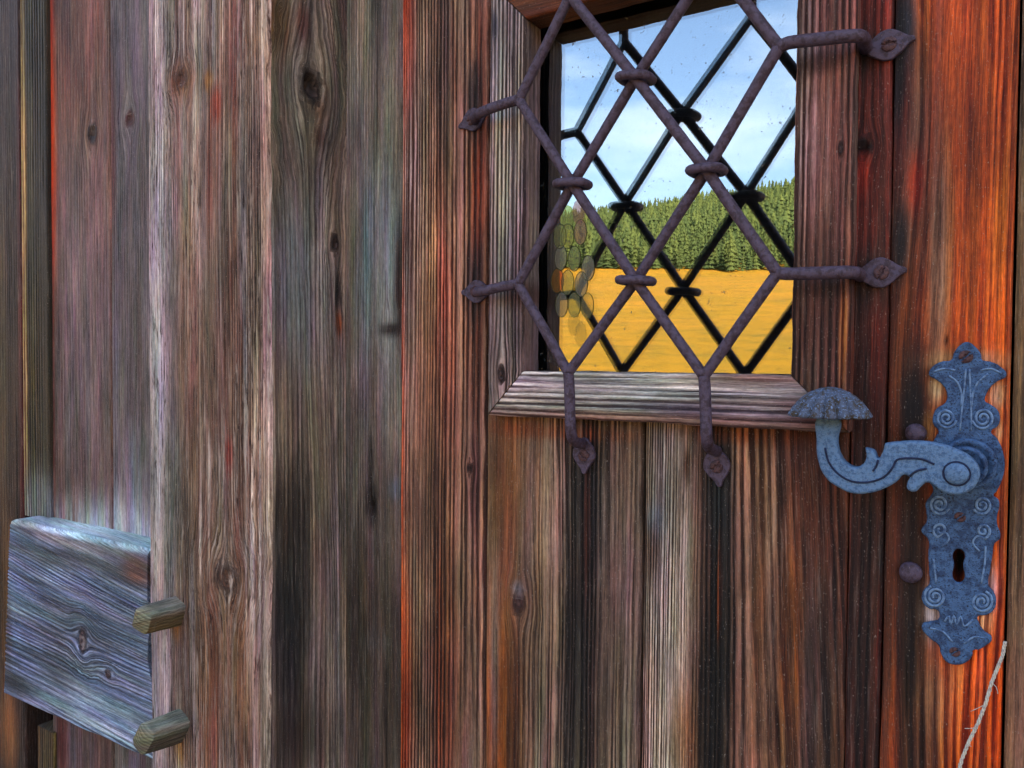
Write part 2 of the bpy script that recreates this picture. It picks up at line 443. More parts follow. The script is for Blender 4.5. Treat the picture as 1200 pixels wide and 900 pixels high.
# --- hanging stile, left edge of the door
xa, xb = -0.6035, -0.4815
m = Meas(xa, 0)
ORG, ORG2 = (232, 112, 30), (190, 72, 20)
IRS, IRS2 = (66, 66, 80), (40, 36, 42)             # bluish iron stain in the wood
vplank('plank', door, xa, xb, 0.0, DEP, ZB, ZT, DZ, dict(seed=3, wear=(1.3, .22), a=(188, 158, 140), b=(90, 62, 52), amp=0.0012, warp=(0.004, 0.0008), irr=0.9,
    rings=[(-0.1, .0042), (0.0, .0042), (0.05, .0048), (0.09, .0075), (0.2, .009)],
    streaks=[((200, 172, 160), .55, True), ((166, 118, 86), .4, False), ((112, 72, 58), .4, True)],
    knots=[m.kn(551, 548, 3, 5, 0, 2.0)],
    patches=[m.pt(472, 40, 11, 130, ORG, ORG2, 1, .0), m.pt(470, 450, 4, 900, (206, 96, 40), ORG2, .9, .1), m.pt(472, 800, 12, 150, (236, 112, 24), (190, 72, 14), 1, .0),
             m.pt(560, 240, 12, 300, (170, 84, 48), (92, 42, 30), .8, .5), m.pt(520, 430, 20, 200, (202, 120, 84), (128, 62, 40), .6, .6),
             m.pt(556, 120, 9, 55, IRS, IRS2, .9, .2), m.pt(556, 330, 13, 60, IRS, IRS2, .85, .2), m.pt(520, 720, 60, 330, (156, 128, 112), (78, 56, 46), .75, .2), m.pt(520, 800, 16, 190, (172, 104, 60), (92, 48, 26), .7, .6), m.pt(480, 250, 14, 220, (190, 176, 178), (110, 80, 78), .7, .4)]))

# --- boards under (and over) the window
xb2, xc = -0.4810, -0.2982
m = Meas(xb2, 0)
bspec = dict(seed=5, wear=(1.4, .22), a=(166, 146, 130), b=(84, 66, 56), amp=0.0011, warp=(0.005, 0.0016), irr=1.1,
    rings=[(-0.1, .012), (0.02, .010), (0.04, .0065), (0.08, .0055), (0.18, .0058), (.3, .006)],
    streaks=[((190, 174, 160), .5, True), ((112, 84, 66), .45, False)],
    knots=[m.kn(608, 707, 7, 10, 0.0008, 2.1)], knot_col=((92, 62, 66), (44, 28, 34)),
    cracks=[m.cr(582, 690, 1000, .0007, .0025), m.cr(601, 500, 680, .0006, .0018)],
    patches=[m.pt(588, 560, 27, 130, (142, 104, 66), (112, 76, 46), .95, .15), m.pt(588, 840, 24, 160, (190, 118, 42), (146, 84, 28), .95, .2), m.pt(580, 790, 5, 120, (160, 150, 148), (90, 80, 80), .8, .2),
             m.pt(602, 900, 10, 230, (84, 54, 40), (46, 28, 24), .7, .4), m.pt(613, 700, 16, 30, (150, 112, 90), (84, 56, 48), .7, .2), m.pt(607, 690, 8, 9, (150, 148, 158), (98, 90, 98), .8, .1),
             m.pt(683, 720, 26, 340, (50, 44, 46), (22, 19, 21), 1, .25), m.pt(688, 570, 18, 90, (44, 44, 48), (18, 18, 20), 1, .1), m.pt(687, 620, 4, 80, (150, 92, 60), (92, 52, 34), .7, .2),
             m.pt(726, 700, 22, 300, (146, 128, 120), (72, 56, 52), .6, .4), m.pt(640, 505, 120, 10, (168, 104, 56), (92, 48, 22), .7, .4)])
vplank('plank', door, xb2, xc, 0.0, DEP, ZB, 1.515, (1.03, 1.515), bspec)
bs2 = dict(bspec); bs2['knots'] = []; bs2['cracks'] = []
vplank('plank', door, xb2, xc, 0.0, DEP, 1.93, ZT, (1.93, 2.0), bs2, du=.002)

xc2, xd = -0.2950, -0.1105
m = Meas(xc2, 0)
cspec = dict(seed=8, wear=(1.4, .22), a=(158, 126, 108), b=(78, 52, 42), amp=0.0010, warp=(0.003, 0.0010), irr=1.0, lean=[(0.07, 0.15, 0.05, 1.45)],
    rings=[(-0.1, .0026), (0.04, .0027), (0.055, .0034), (0.08, .006), (0.12, .0085), (0.2, .011)],
    streaks=[((160, 104, 66), .5, False), ((96, 66, 52), .5, True)],
    patches=[m.pt(784, 700, 30, 420, (220, 210, 200), (100, 84, 76), .95, .15), m.pt(767, 612, 10, 22, (170, 190, 204), (110, 122, 132), .8, .1), m.pt(800, 860, 22, 60, (170, 126, 74), (96, 62, 34), .6, .4), m.pt(764, 640, 14, 40, (140, 112, 100), (80, 62, 54), .7, .2),
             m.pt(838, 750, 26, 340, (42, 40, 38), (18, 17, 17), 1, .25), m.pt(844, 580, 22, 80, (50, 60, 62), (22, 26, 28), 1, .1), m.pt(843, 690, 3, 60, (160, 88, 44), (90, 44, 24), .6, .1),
             m.pt(880, 560, 22, 120, (170, 142, 126), (86, 60, 50), .7, .3), m.pt(902, 640, 6, 130, (184, 156, 140), (110, 80, 66), .6, .2),
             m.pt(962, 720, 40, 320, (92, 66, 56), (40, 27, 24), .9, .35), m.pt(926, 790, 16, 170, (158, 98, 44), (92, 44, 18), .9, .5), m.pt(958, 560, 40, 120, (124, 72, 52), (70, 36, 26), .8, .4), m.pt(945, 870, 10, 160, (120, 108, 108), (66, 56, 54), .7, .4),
             m.pt(905, 512, 130, 12, (130, 76, 44), (68, 34, 18), .8, .3), m.pt(805, 545, 4, 24, (100, 70, 44), (40, 26, 18), .9, .1)])
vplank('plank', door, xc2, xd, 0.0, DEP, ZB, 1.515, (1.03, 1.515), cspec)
cs2 = dict(cspec); cs2['patches'] = []
vplank('plank', door, xc2, xd, 0.0, DEP, 1.93, ZT, (1.93, 2.0), cs2, du=.002)

# packing strip behind the left frame rail
vplank('plank', door, -.4808, -.452, 0.002, .04, 1.516, 1.929, (1.516, 1.929), dict(seed=10, a=(150, 120, 100), b=(80, 54, 44), rings=[(-.1, .005), (.2, .005)]), du=.0015)
# --- narrow strip between window frame and lock stile
xd2, xe = -0.1095, -0.0825
m = Meas(xd2, 0)
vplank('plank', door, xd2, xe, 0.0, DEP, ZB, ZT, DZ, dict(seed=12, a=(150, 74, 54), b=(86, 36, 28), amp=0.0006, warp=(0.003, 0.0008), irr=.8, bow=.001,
    rings=[(-0.1, .007), (0.3, .007)], streaks=[((178, 70, 34), .5, False), ((112, 74, 62), .5, True)],
    knots=[m.kn(1012, 172, 10, 9, .003, 1.7)], knot_col=((44, 28, 26), (20, 14, 14)),
    patches=[m.pt(1012, 205, 9, 30, (200, 84, 46), (140, 46, 26), .9, .2), m.pt(1010, 50, 14, 50, (150, 48, 26), (92, 26, 18), .6, .3), m.pt(1012, 62, 10, 30, (50, 36, 38), (28, 20, 22), .9, .1), m.pt(1020, 330, 30, 40, (70, 58, 54), (40, 32, 30), .8, .2),  # dark spot at the upper stem end is its shadow, painted in
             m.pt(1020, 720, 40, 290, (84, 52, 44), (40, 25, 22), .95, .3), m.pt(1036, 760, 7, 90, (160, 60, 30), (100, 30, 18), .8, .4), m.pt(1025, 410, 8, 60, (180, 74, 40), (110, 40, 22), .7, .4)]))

# --- lock stile
xe2, xf = -0.0815, 0.0045
m = Meas(xe2, 0)
CRM, CRM2 = (206, 192, 160), (150, 128, 98)
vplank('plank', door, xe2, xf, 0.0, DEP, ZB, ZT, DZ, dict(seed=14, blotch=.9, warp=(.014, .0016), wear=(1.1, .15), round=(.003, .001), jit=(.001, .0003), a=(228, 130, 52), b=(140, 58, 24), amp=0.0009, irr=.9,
    rings=[(-0.1, .014), (0.0, .013), (0.035, .0085), (0.06, .0062), (0.2, .006)], streaks=[((232, 146, 60), .6, True), ((140, 56, 26), .55, True), ((92, 52, 34), .45, False), ((176, 128, 112), .45, False)],
    cracks=[m.cr(1118, 380, 430, .0006, .0015)], dents=[(*m.uv(1123.5, 663), .0055, .0165, .02), (*m.uv(1109, 397), .0015, .002, .004), (*m.uv(1151, 394), .0015, .002, .004)],
    patches=[m.pt(1075, 180, 34, 130, (168, 122, 102), (112, 76, 66), .95, .35), m.pt(1100, 320, 14, 130, (190, 158, 142), (140, 104, 92), .9, .3), m.pt(1072, 215, 10, 40, (222, 92, 36), (170, 50, 18), .9, .3), m.pt(1056, 110, 9, 120, (172, 62, 36), (120, 36, 22), .6, .3),
             m.pt(1060, 30, 16, 62, (70, 74, 92), (42, 42, 54), 1, .1), m.pt(1052, 92, 10, 70, (66, 64, 84), (40, 38, 50), .9, .2), m.pt(1056, 285, 11, 50, (60, 54, 60), (38, 34, 38), .95, .2),
             m.pt(1052, 640, 34, 330, (80, 52, 42), (40, 26, 23), .98, .15), m.pt(1074, 480, 18, 70, (44, 32, 30), (20, 15, 15), .95, .1), m.pt(1068, 690, 15, 240, (44, 36, 32), (22, 18, 17), .95, .15), m.pt(1085, 620, 5, 130, (150, 96, 82), (96, 58, 50), .8, .3),  # dark stain beside the lever, with the handle's shade painted in as well
             m.pt(1132, 424, 52, 14, CRM, CRM2, .75, .3), m.pt(1098, 455, 10, 18, CRM, CRM2, .9, .1), m.pt(1168, 462, 10, 20, CRM, CRM2, .9, .1), m.pt(1090, 500, 8, 20, (216, 180, 120), (150, 100, 60), .7, .1), m.pt(1170, 505, 6, 16, CRM, CRM2, .7, .1), m.pt(1094, 716, 14, 34, (206, 200, 208), (170, 150, 150), .95, .1), m.pt(1160, 690, 9, 30, (214, 196, 200), (170, 140, 140), .85, .1), m.pt(1154, 728, 10, 22, (214, 190, 150), (160, 120, 84), .8, .1),
             m.pt(1095, 830, 20, 60, (150, 128, 104), (96, 76, 62), .85, .3), m.pt(1120, 810, 14, 70, (214, 168, 120), (176, 104, 60), .8, .4), m.pt(1075, 890, 26, 70, (100, 66, 48), (58, 38, 30), .9, .3), m.pt(1140, 860, 40, 90, (220, 112, 40), (160, 56, 18), .6, .3), m.pt(1182, 700, 3, 260, (186, 52, 16), (140, 30, 10), .7, .2), m.pt(1123.5, 663, 9, 24, (20, 16, 16), (10, 8, 8), 1, 0), m.pt(1109, 397, 3, 3, (20, 16, 16), (10, 8, 8), 1, 0), m.pt(1151, 394, 3, 3, (20, 16, 16), (10, 8, 8), 1, 0)]))  # keyhole and small holes: their inner darkness is painted onto the wood
# rounded iron bolt heads beside the lock
def dome(name, parent, c, r, h, mat, axis=(0, -1, 0), seg=20, rings=6, skirt=0.002):
    bm = bmesh.new(); ax = Vector(axis).normalized(); q = ax.to_track_quat('Z', 'Y')
    prev = None
    prof = [(r * 1.0, -skirt), (r, 0)] + [(r * math.cos(a), h * math.sin(a)) for a in np.linspace(0.15, math.pi / 2 - 0.12, rings)]
    for (rr, zz) in prof:
        cur = [bm.verts.new(Vector(c) + q @ Vector((rr * math.cos(t) * (1 + .03 * math.sin(3 * t + r * 900)), rr * math.sin(t), zz))) for t in np.linspace(0, 2 * math.pi, seg, endpoint=False)]
        if prev:
            for i in range(seg): bm.faces.new((prev[i], prev[(i + 1) % seg], cur[(i + 1) % seg], cur[i]))
        prev = cur
    bm.faces.new(prev)
    me = bpy.data.meshes.new(name); bm.to_mesh(me); bm.free()
    return link(name, me, mat, parent)
for (px, py, r) in ((1073, 508, 13), (1067, 671, 14)):
    p = at(px, py, -.003); p2 = at(px + r, py, -.003)
    dome('bolt_head', door, p, abs(p2[0] - p[0]), 0.005, IRON)

# ------------------------------------------------------------------ window frame
FY = -0.018
FD = 0.028
fx0, fx1 = -0.425, -0.1555          # clear opening
ft = at(620, 20, FY)[2]
fz0, fz1 = 1.541, ft
ox0, ox1, oz0, oz1 = -0.4685, -0.1085, 1.4935, fz1 + 0.046
def rail(O, dU, dV, W, L0, L1, ms, me_, spec, dv=.004):
    p = panel(O, dU, dV, (0, -1, 0), W, np.linspace(L0, L1, max(12, int((L1 - L0) / dv))), spec, .0007, (ms, me_))
    me = join_panels([p], [(0, 'u0', (0, FD, 0)), (0, 'u1', (0, FD, 0)), (0, 'v0', (0, FD, 0)), (0, 'v1', (0, FD, 0))])
    return link('frame_rail', me, WOOD, door)
G0 = 0.0006
wl = fx0 - ox0; wr = ox1 - fx1; wb = fz0 - oz0; wt = oz1 - fz1
# left rail (u to the right, grain up)
m = Meas(ox0, FY)
rail((ox0, FY, 0), (1, 0, 0), (0, 0, 1), wl, 0, 1, lambda U: oz0 + G0 + U / wl * wb, lambda U: oz1 - G0 - U / wl * wt - 1, dict(seed=21, wear=(1.45, .2), a=(180, 168, 168), b=(92, 80, 80), amp=.0010, warp=(.0015, .0005), irr=.5,
    rings=[(-.1, .0046), (.2, .0046)], streaks=[((150, 120, 110), .5, False), ((198, 182, 184), .5, True)], knots=[m.kn(588, 438, 4, 10, 0, 2.2)],
    patches=[m.pt(580, 30, 4, 20, (60, 60, 84), (40, 36, 50), .8, .1), m.pt(605, 345, 25, 14, (120, 84, 70), (70, 42, 34), .7, .2), m.pt(610, 90, 4, 70, (206, 190, 190), (140, 120, 120), .6, .2)]))
# right rail
m = Meas(fx1, FY)
rail((fx1, FY, 0), (1, 0, 0), (0, 0, 1), wr, 0, 1, lambda U: oz0 + G0 + wb - U / wr * wb, lambda U: oz1 - G0 - wt + U / wr * wt - 1, dict(seed=22, wear=(1.45, .2), a=(158, 116, 106), b=(82, 50, 46), amp=.0011, warp=(.002, .0005), irr=.6,
    rings=[(-.1, .0048), (.03, .0058), (.2, .006)], streaks=[((186, 160, 154), .5, True), ((126, 66, 50), .5, False)], knots=[m.kn(985, 174, 3, 8, 0, 2.2)],
    patches=[m.pt(944, 140, 16, 160, (196, 174, 172), (106, 78, 76), .7, .3), m.pt(960, 370, 40, 90, (120, 76, 64), (66, 38, 34), .6, .3), m.pt(988, 395, 5, 60, (214, 150, 90), (150, 80, 34), .9, .2), m.pt(997, 420, 5, 40, (176, 92, 50), (110, 44, 22), .8, .2), m.pt(965, 72, 40, 14, (84, 58, 60), (48, 34, 36), .7, .1), m.pt(965, 338, 40, 12, (88, 56, 56), (52, 34, 34), .7, .1)]))  # the two dark cross bands are painted shadows of the grille stems
# bottom rail (u up, grain to the right)
rail((0, FY, oz0), (0, 0, 1), (1, 0, 0), wb, 0, 1, lambda U: ox0 + U / wb * wl + G0, lambda U: ox1 - U / wb * wr - G0 - 1, dict(seed=23, blotch=.4, wear=(2.0, .2), a=(234, 230, 232), b=(96, 84, 90), amp=.0014, warp=(.004, .0006), irr=.5, vmid=-.3,
    rings=[(-.1, .0062), (.2, .0062)], streaks=[((228, 218, 224), .5, True), ((150, 124, 126), .5, False)],
    patches=[(.004, -.3, .006, .3, (150, 104, 74), (90, 50, 30), .7, .2), (.046, -.18, .008, .06, (170, 124, 92), (110, 70, 50), .6, .2), (.014, -.25, .006, .05, (96, 80, 100), (70, 54, 76), .7, .2), (.02, -.13, .02, .04, (140, 104, 108), (80, 54, 60), .7, .2)]), dv=.003)
# top rail
rail((0, FY, fz1), (0, 0, 1), (1, 0, 0), wt, 0, 1, lambda U: fx0 - U / wt * wl + G0, lambda U: fx1 + U / wt * wr - G0 - 1, dict(seed=24, a=(150, 98, 52), b=(80, 46, 26), amp=.001, warp=(.003, .0006), vmid=-.3,
    rings=[(-.1, .006), (.2, .006)], streaks=[((176, 124, 60), .5, True)]), dv=.004)

# ------------------------------------------------------------------ pane: a dusty sheet of glass that mirrors the meadow behind the camera
GY = 0.023
m_, nt, b = new_mat('window_glass'); L = nt.links.new
out = nt.nodes['Material Output']; nt.nodes.remove(b)
gl = N(nt, 'ShaderNodeBsdfGlossy', i_Roughness=0.0, i_Color=(0.95, 0.98, 1.0, 1))
tr = N(nt, 'ShaderNodeBsdfTransparent', i_Color=(0.75, 0.8, 0.8, 1))
mxs = N(nt, 'ShaderNodeMixShader', i_0=0.23); L(tr.outputs[0], mxs.inputs[1]); L(gl.outputs[0], mxs.inputs[2])
df = N(nt, 'ShaderNodeBsdfDiffuse', i_Color=(0.11, 0.11, 0.10, 1))
tcx = N(nt, 'ShaderNodeTexCoord')
nz = N(nt, 'ShaderNodeTexNoise', i_Scale=210.0, i_Detail=2.0, i_Roughness=0.6); L(tcx.outputs['Object'], nz.inputs[0])
nzl = N(nt, 'ShaderNodeTexNoise', i_Scale=14.0, i_Detail=3.0); L(tcx.outputs['Object'], nzl.inputs[0])
spk = mathn(nt, 'MULTIPLY', mapr(nt, nz.outputs[0], 0.66, 0.76, 0, 0.75), mapr(nt, nzl.outputs[0], 0.38, 0.6, 0.15, 1))
spk = mathn(nt, 'ADD', spk, 0.015)
ms2 = N(nt, 'ShaderNodeMixShader'); L(spk, ms2.inputs[0]); L(mxs.outputs[0], ms2.inputs[1]); L(df.outputs[0], ms2.inputs[2])
L(ms2.outputs[0], out.inputs[0])
GLASS = m_
def box_bm(bm, a, b_):
    vs = [bm.verts.new((x, y, z)) for z in (a[2], b_[2]) for y in (a[1], b_[1]) for x in (a[0], b_[0])]
    for f in ((0, 2, 3, 1), (4, 5, 7, 6), (0, 1, 5, 4), (2, 6, 7, 3), (0, 4, 6, 2), (1, 3, 7, 5)): bm.faces.new([vs[i] for i in f])
def boxo(name, a, b_, mat, parent=None, bev=0.0):
    bm = bmesh.new(); box_bm(bm, a, b_)
    if bev: bmesh.ops.bevel(bm, geom=bm.edges[:], offset=bev, segments=2, affect='EDGES')
    me = bpy.data.meshes.new(name); bm.to_mesh(me); bm.free()
    return link(name, me, mat, parent, False)
pane = boxo('window_pane', (fx0 - .03, GY, fz0 - .018), (fx1 + .03, GY + .004, fz1 + .03), GLASS, door)
pane['label'] = 'dusty glass pane mirroring blue sky, wooded hill and golden meadow'

# oval bullseye glasses in dark lead along the lower left of the pane
def tint(name, c, fac):
    mm, nt, bb = new_mat(name); out = nt.nodes['Material Output']
    t = N(nt, 'ShaderNodeBsdfTransparent', i_Color=(*c, 1)); s = N(nt, 'ShaderNodeMixShader', i_0=fac)
    bb.inputs['Base Color'].default_value = (*[x * .3 for x in c], 1); bb.inputs['Roughness'].default_value = .3
    nt.links.new(t.outputs[0], s.inputs[1]); nt.links.new(bb.outputs[0], s.inputs[2]); nt.links.new(s.outputs[0], out.inputs[0])
    return mm
TG = {'y': tint('yellow_glass', (.98, .95, .5), .22), 'g': tint('green_glass', (.82, .88, .45), .28), 's': tint('grey_glass', (.80, .80, .62), .32), 'o': tint('orange_glass', (.95, .5, .15), .3), 'r': tint('red_glass', (.88, .66, .6), .22)}
RELIEF = simple('pale_blue_relief', lin((124, 160, 200)), lin((80, 112, 156)), 200, .62, 0, .001)  # lighter blue so the raised scrolls and lines stand out
LEAD = simple('lead_came', lin((96, 104, 60)), lin((60, 66, 44)), 200, .5, .2, .0002)
RY = GY - 0.0006
oval_px = [(665, 277, 'y'), (657, 302, 's'), (673, 303, 'g'), (653, 329, 'o'), (665, 331, 'g'), (681, 333, 's'), (658, 357, 's'), (673, 357, 'g'), (689, 314, 's'), (672, 379, 'y'), (688, 358, 'y'), (680, 392, 'y'), (656, 277, 'g'), (680, 272, 'r'), (665, 255, 'g'), (678, 248, 'r')]
for (px, py, k) in oval_px:
    c = at(px, py, RY); rx = 0.0074; rz = 0.0132
    if c[0] - rx < fx0: continue
    bm = bmesh.new(); n = 20
    o1 = [bm.verts.new((c[0] + rx * math.cos(t), RY, c[2] + rz * math.sin(t))) for t in np.linspace(0, 2 * math.pi, n, endpoint=False)]
    o2 = [bm.verts.new((c[0] + .45 * rx * math.cos(t), RY - .0002, c[2] + .45 * rz * math.sin(t))) for t in np.linspace(0, 2 * math.pi, n, endpoint=False)]
    for i in range(n): bm.faces.new((o1[i], o1[(i + 1) % n], o2[(i + 1) % n], o2[i]))
    bm.faces.new(o2)
    me = bpy.data.meshes.new('roundel'); bm.to_mesh(me); bm.free()
    link('roundel', me, TG[k], pane)
    if py < 262: continue
    if k == 'y' and py > 370: continue
    bm = bmesh.new(); prev = None; first = None
    for t in np.linspace(0, 2 * math.pi, 24, endpoint=False):
        cur = []
        for a in np.linspace(0, 2 * math.pi, 5, endpoint=False):
            d = 1 + .0 ; w = .0003 * math.cos(a)
            cur.append(bm.verts.new((c[0] + (rx + w) * math.cos(t), RY + .0003 * math.sin(a), c[2] + (rz + w) * math.sin(t))))
        if prev:
            for i in range(5): bm.faces.new((prev[i], prev[(i + 1) % 5], cur[(i + 1) % 5], cur[i]))
        else: first = cur
        prev = cur
    for i in range(5): bm.faces.new((prev[i], prev[(i + 1) % 5], first[(i + 1) % 5], first[i]))
    me = bpy.data.meshes.new('lead_came'); bm.to_mesh(me); bm.free()
    link('lead_came', me, LEAD, pane)

# ------------------------------------------------------------------ forged window grille
YG = -0.040
grille = empty('window_grille', (-0.29, YG, 1.50), door)
grille['label'] = 'forged purple brown iron lattice in front of the window pane'
def tube_mesh(pts, r, seg=12, sub=5, cap=True, rn=0.05, seed=0, rfun=None):
    """smooth swept round bar through points with rounded bends"""
    P = [np.array(p, float) for p in pts]
    path = []
    for i in range(len(P) - 1):                # Catmull-Rom with clamped tension
        p0 = P[max(i - 1, 0)]; p1, p2 = P[i], P[i + 1]; p3 = P[min(i + 2, len(P) - 1)]
        for k in range(sub):
            t = k / sub
            m1 = (p2 - p0) * .5; m2 = (p3 - p1) * .5
            l = np.linalg.norm(p2 - p1)
            for mm in (m1, m2):
                q = np.linalg.norm(mm)
                if q > l: mm *= l / q
            path.append((2 * t ** 3 - 3 * t * t + 1) * p1 + (t ** 3 - 2 * t * t + t) * m1 + (-2 * t ** 3 + 3 * t * t) * p2 + (t ** 3 - t * t) * m2)
    path.append(P[-1]); path = np.array(path)
    T = np.gradient(path, axis=0); T /= np.linalg.norm(T, axis=1)[:, None]
    ref = np.array([0, 1.0, 0]) if abs(T[0][1]) < .8 else np.array([1.0, 0, 0])
    nrm = ref - T[0] * (ref @ T[0]); nrm /= np.linalg.norm(nrm)
    bm = bmesh.new(); prev = None
    rs = np.random.RandomState(seed + 5)
    for i, c in enumerate(path):
        nrm = nrm - T[i] * (nrm @ T[i]); nrm /= np.linalg.norm(nrm); bn = np.cross(T[i], nrm)
        rr = (rfun(i / (len(path) - 1)) if rfun else r) * (1 + rn * (rs.rand() - .5) * 2)
        cur = [bm.verts.new(c + rr * (math.cos(a) * nrm + math.sin(a) * bn)) for a in np.linspace(0, 2 * math.pi, seg, endpoint=False)]
        if prev:
            for j in range(seg): bm.faces.new((prev[j], prev[(j + 1) % seg], cur[(j + 1) % seg], cur[j]))
        elif cap: bm.faces.new(cur[::-1])
        prev = cur
    if cap: bm.faces.new(prev)
    bmesh.ops.recalc_face_normals(bm, faces=bm.faces[:])
    me = bpy.data.meshes.new('tube'); bm.to_mesh(me); bm.free()
    return me
BR = 0.0050
def G(px, py, dy=0.0): return at(px, py, YG + dy)
def dense(pts, n=5):
    o = []
    for a, b in zip(pts[:-1], pts[1:]):
        for k in range(n): o.append(np.array(a) + (np.array(b) - np.array(a)) * k / n)
    return o + [np.array(pts[-1])]
f_, k_ = -.0032, .0032     # bars pass in front of / behind each other at the crossings
def straight(pts): return dense(pts, 4)
bars = [
    straight([G(668, -5), G(745, 92, f_), G(828, 200, f_), G(911, 320)]),
    straight([G(608, 117), G(671, 216, f_), G(745, 329, f_), G(825, 441)]),
    straight([G(607, 333), G(671, 216, k_), G(745, 92, k_), G(834, -45)]),
    straight([G(666, 437), G(745, 329, k_), G(828, 200, k_), G(913, 55)]),
    straight([G(607, 333), G(640, 390), G(666, 437)]), straight([G(608, 117), G(640, 53), G(668, -5)]),
    straight([G(825, 441), G(868, 380), G(911, 320)]), straight([G(913, 55), G(873, 3), G(834, -45)])]
# stems that run out from the lattice, bend back and end in the fixing plates
stems = [
    ([G(608, 117), G(590, 122), G(568, 130), at(556, 137, -.028), at(557, 141, -.003)], (556, 141), (545, 147)),
    ([G(607, 333), G(588, 336), G(567, 341), at(559, 342, -.028), at(561, 342, -.003)], (560, 342), (544, 343)),
    ([G(913, 55), G(925, 50), G(960, 46), G(1000, 42), at(1012, 45, -.026), at(1015, 57, -.002)], (1041, 54), (1068, 47)),
    ([G(911, 320), G(925, 321), G(960, 320), G(993, 319), at(1004, 320, -.026), at(1008, 323, -.002)], (1032, 320), (1059, 317)),
    ([G(666, 437), G(667, 450), G(668, 480), G(669, 505), at(673, 517, -.027), at(683, 520, -.003)], (686, 532), (686, 555)),
    ([G(825, 441), G(826, 455), G(827, 485), G(828, 512), at(831, 524, -.027), at(840, 529, -.003)], (841, 545), (844, 567)),
    ([G(668, -5), G(668, -18), G(668, -60), G(668, -85), at(674, -88, -.027), at(684, -78, -.003)], (686, -90), (686, -112)),
    ([G(834, -45), G(834, -58), G(836, -110), G(837, -135), at(843, -138, -.027), at(850, -128, -.003)], (852, -142), (854, -165))]
for i, pts in enumerate(bars): link('bar', tube_mesh(pts, BR, seed=i, rn=.018), IRON, grille)
for i, (pts, c, tip) in enumerate(stems):
    link('bar', tube_mesh(pts, BR * 1.06, seed=20 + i, rn=.02), IRON, grille)
for i, (px, py) in enumerate([(608, 117), (607, 333), (913, 55), (911, 320), (666, 437), (825, 441)]):
    pass
# collars round the crossings
def collar(px, py, wpx, tilt):
    c = G(px, py); e = G(px + wpx / 2, py - tilt / 2); hw = abs(e[0] - c[0]); dz = e[2] - c[2]
    pts = []
    ry = .0115; r = .0042
    for t in np.linspace(0, 2 * math.pi, 25)[:-1]:
        sx = math.copysign(abs(math.cos(t)) ** .55, math.cos(t)); sy = math.copysign(abs(math.sin(t)) ** .55, math.sin(t))
        pts.append((c[0] + (hw - r) * sx, c[1] + ry * sy, c[2] + dz * sx))
    pts.append(pts[0])
    return tube_mesh(pts, r, 10, 2, False, .03)
for (px, py, w, t) in ((745, 92, 44, 4), (828, 200, 47, 5), (671, 216, 41, 3), (745, 329, 44, 0)):
    link('collar', collar(px, py, w, t), IRON, grille)

def curve_mesh(loops, ext, bev, plane_y, close_res=8, sharp=None, res=1):
    """flat iron shape from outlines in the door's x-z plane, standing proud of plane_y by 2*ext+... towards the viewer"""
    cu = bpy.data.curves.new('tmp', 'CURVE'); cu.dimensions = '2D'; cu.fill_mode = 'BOTH'
    cu.extrude = ext; cu.bevel_depth = bev; cu.offset = -bev * .8; cu.bevel_resolution = res; cu.resolution_u = close_res
    for lp in loops:
        s_ = cu.splines.new('BEZIER'); s_.bezier_points.add(len(lp) - 1); s_.use_cyclic_u = True
        for bpnt, p in zip(s_.bezier_points, lp):
            bpnt.co = (p[0], p[1], 0); kind = 'AUTO' if len(p) < 3 else 'VECTOR'
            bpnt.handle_left_type = kind; bpnt.handle_right_type = kind
    ob = bpy.data.objects.new('tmp', cu); COL.objects.link(ob)
    dg = bpy.context.evaluated_depsgraph_get(); dg.update()
    me = bpy.data.meshes.new_from_object(ob.evaluated_get(dg))
    bpy.data.objects.remove(ob); bpy.data.curves.remove(cu)
    me.transform(Matrix(((1, 0, 0, 0), (0, 0, -1, plane_y - ext - bev), (0, 1, 0, 0), (0, 0, 0, 1))))
    return me

def screw(name, parent, c, r, ang, h=.0018, mat=SCREW):
    """domed screw head with a slot cut across"""
    bm = bmesh.new(); seg = 20
    ca, sa = math.cos(ang), math.sin(ang)
    prev = None
    for rr, hh in ((1.0, -.002), (1.0, 0), (.92, .55), (.7, .85), (.4, .98), (.12, 1.0)):
        cur = []
        for t in np.linspace(0, 2 * math.pi, seg, endpoint=False):
            x, z = r * rr * math.cos(t), r * rr * math.sin(t)
            d = abs(-sa * x + ca * z)
            hz = (hh * h if hh >= 0 else hh) - (0.0016 if d < r * .17 and hh > .1 else 0)
            cur.append(bm.verts.new((c[0] + x, c[1] - hz, c[2] + z)))
        if prev:
            for i in range(seg): bm.faces.new((prev[i], prev[(i + 1) % seg], cur[(i + 1) % seg], cur[i]))
        prev = cur
    bm.faces.new(prev)
    bmesh.ops.recalc_face_normals(bm, faces=bm.faces[:])
    me = bpy.data.meshes.new(name); bm.to_mesh(me); bm.free()
    return link(name, me, mat, parent, False)

for i, (pts, c, tip) in enumerate(stems):
    C0 = at(*c, 0); T0 = at(*tip, 0); d = np.array([T0[0] - C0[0], T0[2] - C0[2]]); ln = np.linalg.norm(d); d = d / ln
    ln = max(ln, .020); pr = np.array([-d[1], d[0]])
    w = .0125
    shp = [(-.017, 0), (-.011, .0075), (0, w), (.006, .0105), (ln * .72, .004), (ln, 0), (ln * .72, -.004), (.006, -.0105), (0, -w), (-.011, -.0075)]
    loop = [(C0[0] + a * d[0] + b_ * pr[0], C0[2] + a * d[1] + b_ * pr[1]) for a, b_ in shp]
    link('fixing_plate', curve_mesh([loop], .0012, .0008, -.0003, 6), IRON, grille, False)
    screw('screw', grille, (C0[0] + d[0] * .001, -.0042, C0[2] + d[1] * .001), .0062, .5 + i * 1.3, .0022)

